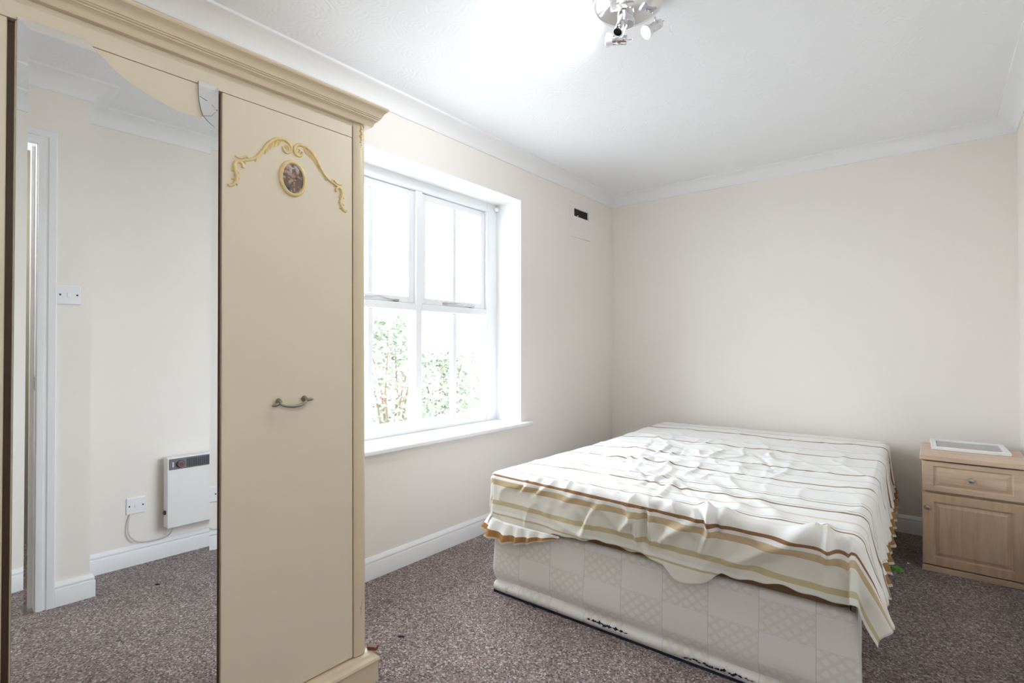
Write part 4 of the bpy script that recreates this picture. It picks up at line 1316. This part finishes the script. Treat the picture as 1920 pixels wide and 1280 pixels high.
crumb('paper_scrap', M['upvc'], -0.110, 3.392, 0.006, 0.005, 0.004, 1, 0.2, 'tiny white scrap on the carpet in front of the bedside cabinet', 'litter')
crumb('dark_scrap', M['black'], -1.604, 1.298, 0.017, 0.005, 0.004, 2, 0.68, 'small black scrap on the carpet between wardrobe and window wall', 'litter')
crumb('dark_scrap', M['black'], -0.03, 0.822, 0.016, 0.005, 0.004, 3, -0.5, 'small dark scrap on the carpet seen in the mirror', 'litter')
sp_ = MB().box(-0.016, 0.016, -0.010, 0.010, 0, 0.012)
so_ = sp_.build('wood_scrap', M['mud'], bevel=0.002)
so_.location = (-1.47, 1.068, 0.106)
so_.rotation_euler = (0, 0.0, 0.5)
tag(so_, 'small brown block lying on the end of the wardrobe plinth', 'litter')

# ------------------------------------------------------------------ garden outside
gd = MB().box(-30, -2.6, -20, 40, -0.5, -0.4)
struct(gd.build('ground', M['paving']), 'pale ground outside the window')
def shrub(name, cx, cy, h, rx, n, seed, label, red=0.0, leaf=0.05):
    random.seed(seed)
    t = thing(name, (cx, cy, -0.4))
    tag(t, label, 'shrub', None)
    stem = MB()
    for k in range(6):
        a = k * 1.05
        stem.tube([(cx + 0.05 * math.cos(a), cy + 0.05 * math.sin(a), -0.4), (cx + rx * 0.3 * math.cos(a), cy + rx * 0.3 * math.sin(a), -0.4 + h * 0.45), (cx + rx * 0.6 * math.cos(a + 0.3), cy + rx * 0.6 * math.sin(a + 0.3), -0.4 + h * 0.85)], [0.025, 0.016, 0.006], 6)
    stem.build('stems', M['bark'], t)
    fol, fr = MB(), MB()
    for i in range(n):
        a, q, z = random.uniform(0, 2 * PI), random.random() ** 0.45, random.random()
        bulge = (0.55 + 0.45 * math.sin(PI * min(1, z * 1.15))) * (1 + 0.25 * noise.noise((math.cos(a) * 2, math.sin(a) * 2, z * 3 + seed)))
        p = Vector((cx + rx * q * bulge * math.cos(a), cy + rx * q * bulge * math.sin(a), -0.35 + h * z * (0.9 + 0.12 * noise.noise((a, seed, 1)))))
        d = Vector((random.uniform(-1, 1), random.uniform(-1, 1), random.uniform(-0.6, 0.9))).normalized()
        s_ = d.orthogonal().normalized()
        w = leaf * random.uniform(0.6, 1.3)
        tgt = fr if (red and abs(p.z - 0.55) < 0.28 and math.hypot(p.x - cx - 0.3, p.y - cy + 0.05) < rx * 0.9 and random.random() < red) else fol
        tgt.add([p - d * w, p + s_ * w * 0.45 + d * w * 0.1, p + d * w, p - s_ * w * 0.45 + d * w * 0.1], [(0, 1, 2, 3)])
    o = fol.build('foliage', M['leaf'], t)
    o['kind'] = 'stuff'
    if fr.f:
        o2 = fr.build('reddish_foliage', M['leaf_red'], t)
        o2['kind'] = 'stuff'
shrub('garden_shrub', -5.6, 4.35, 2.05, 0.70, 2600, 1, 'tall pale green shrub with reddish leaves behind the left window light', red=0.25)
shrub('garden_shrub', -5.9, 5.55, 1.55, 0.60, 2000, 2, 'rounded green shrub outside behind the middle of the window')
shrub('garden_shrub', -9.5, 10.6, 1.7, 1.0, 900, 3, 'faint distant bush seen through the right lower pane', leaf=0.07)
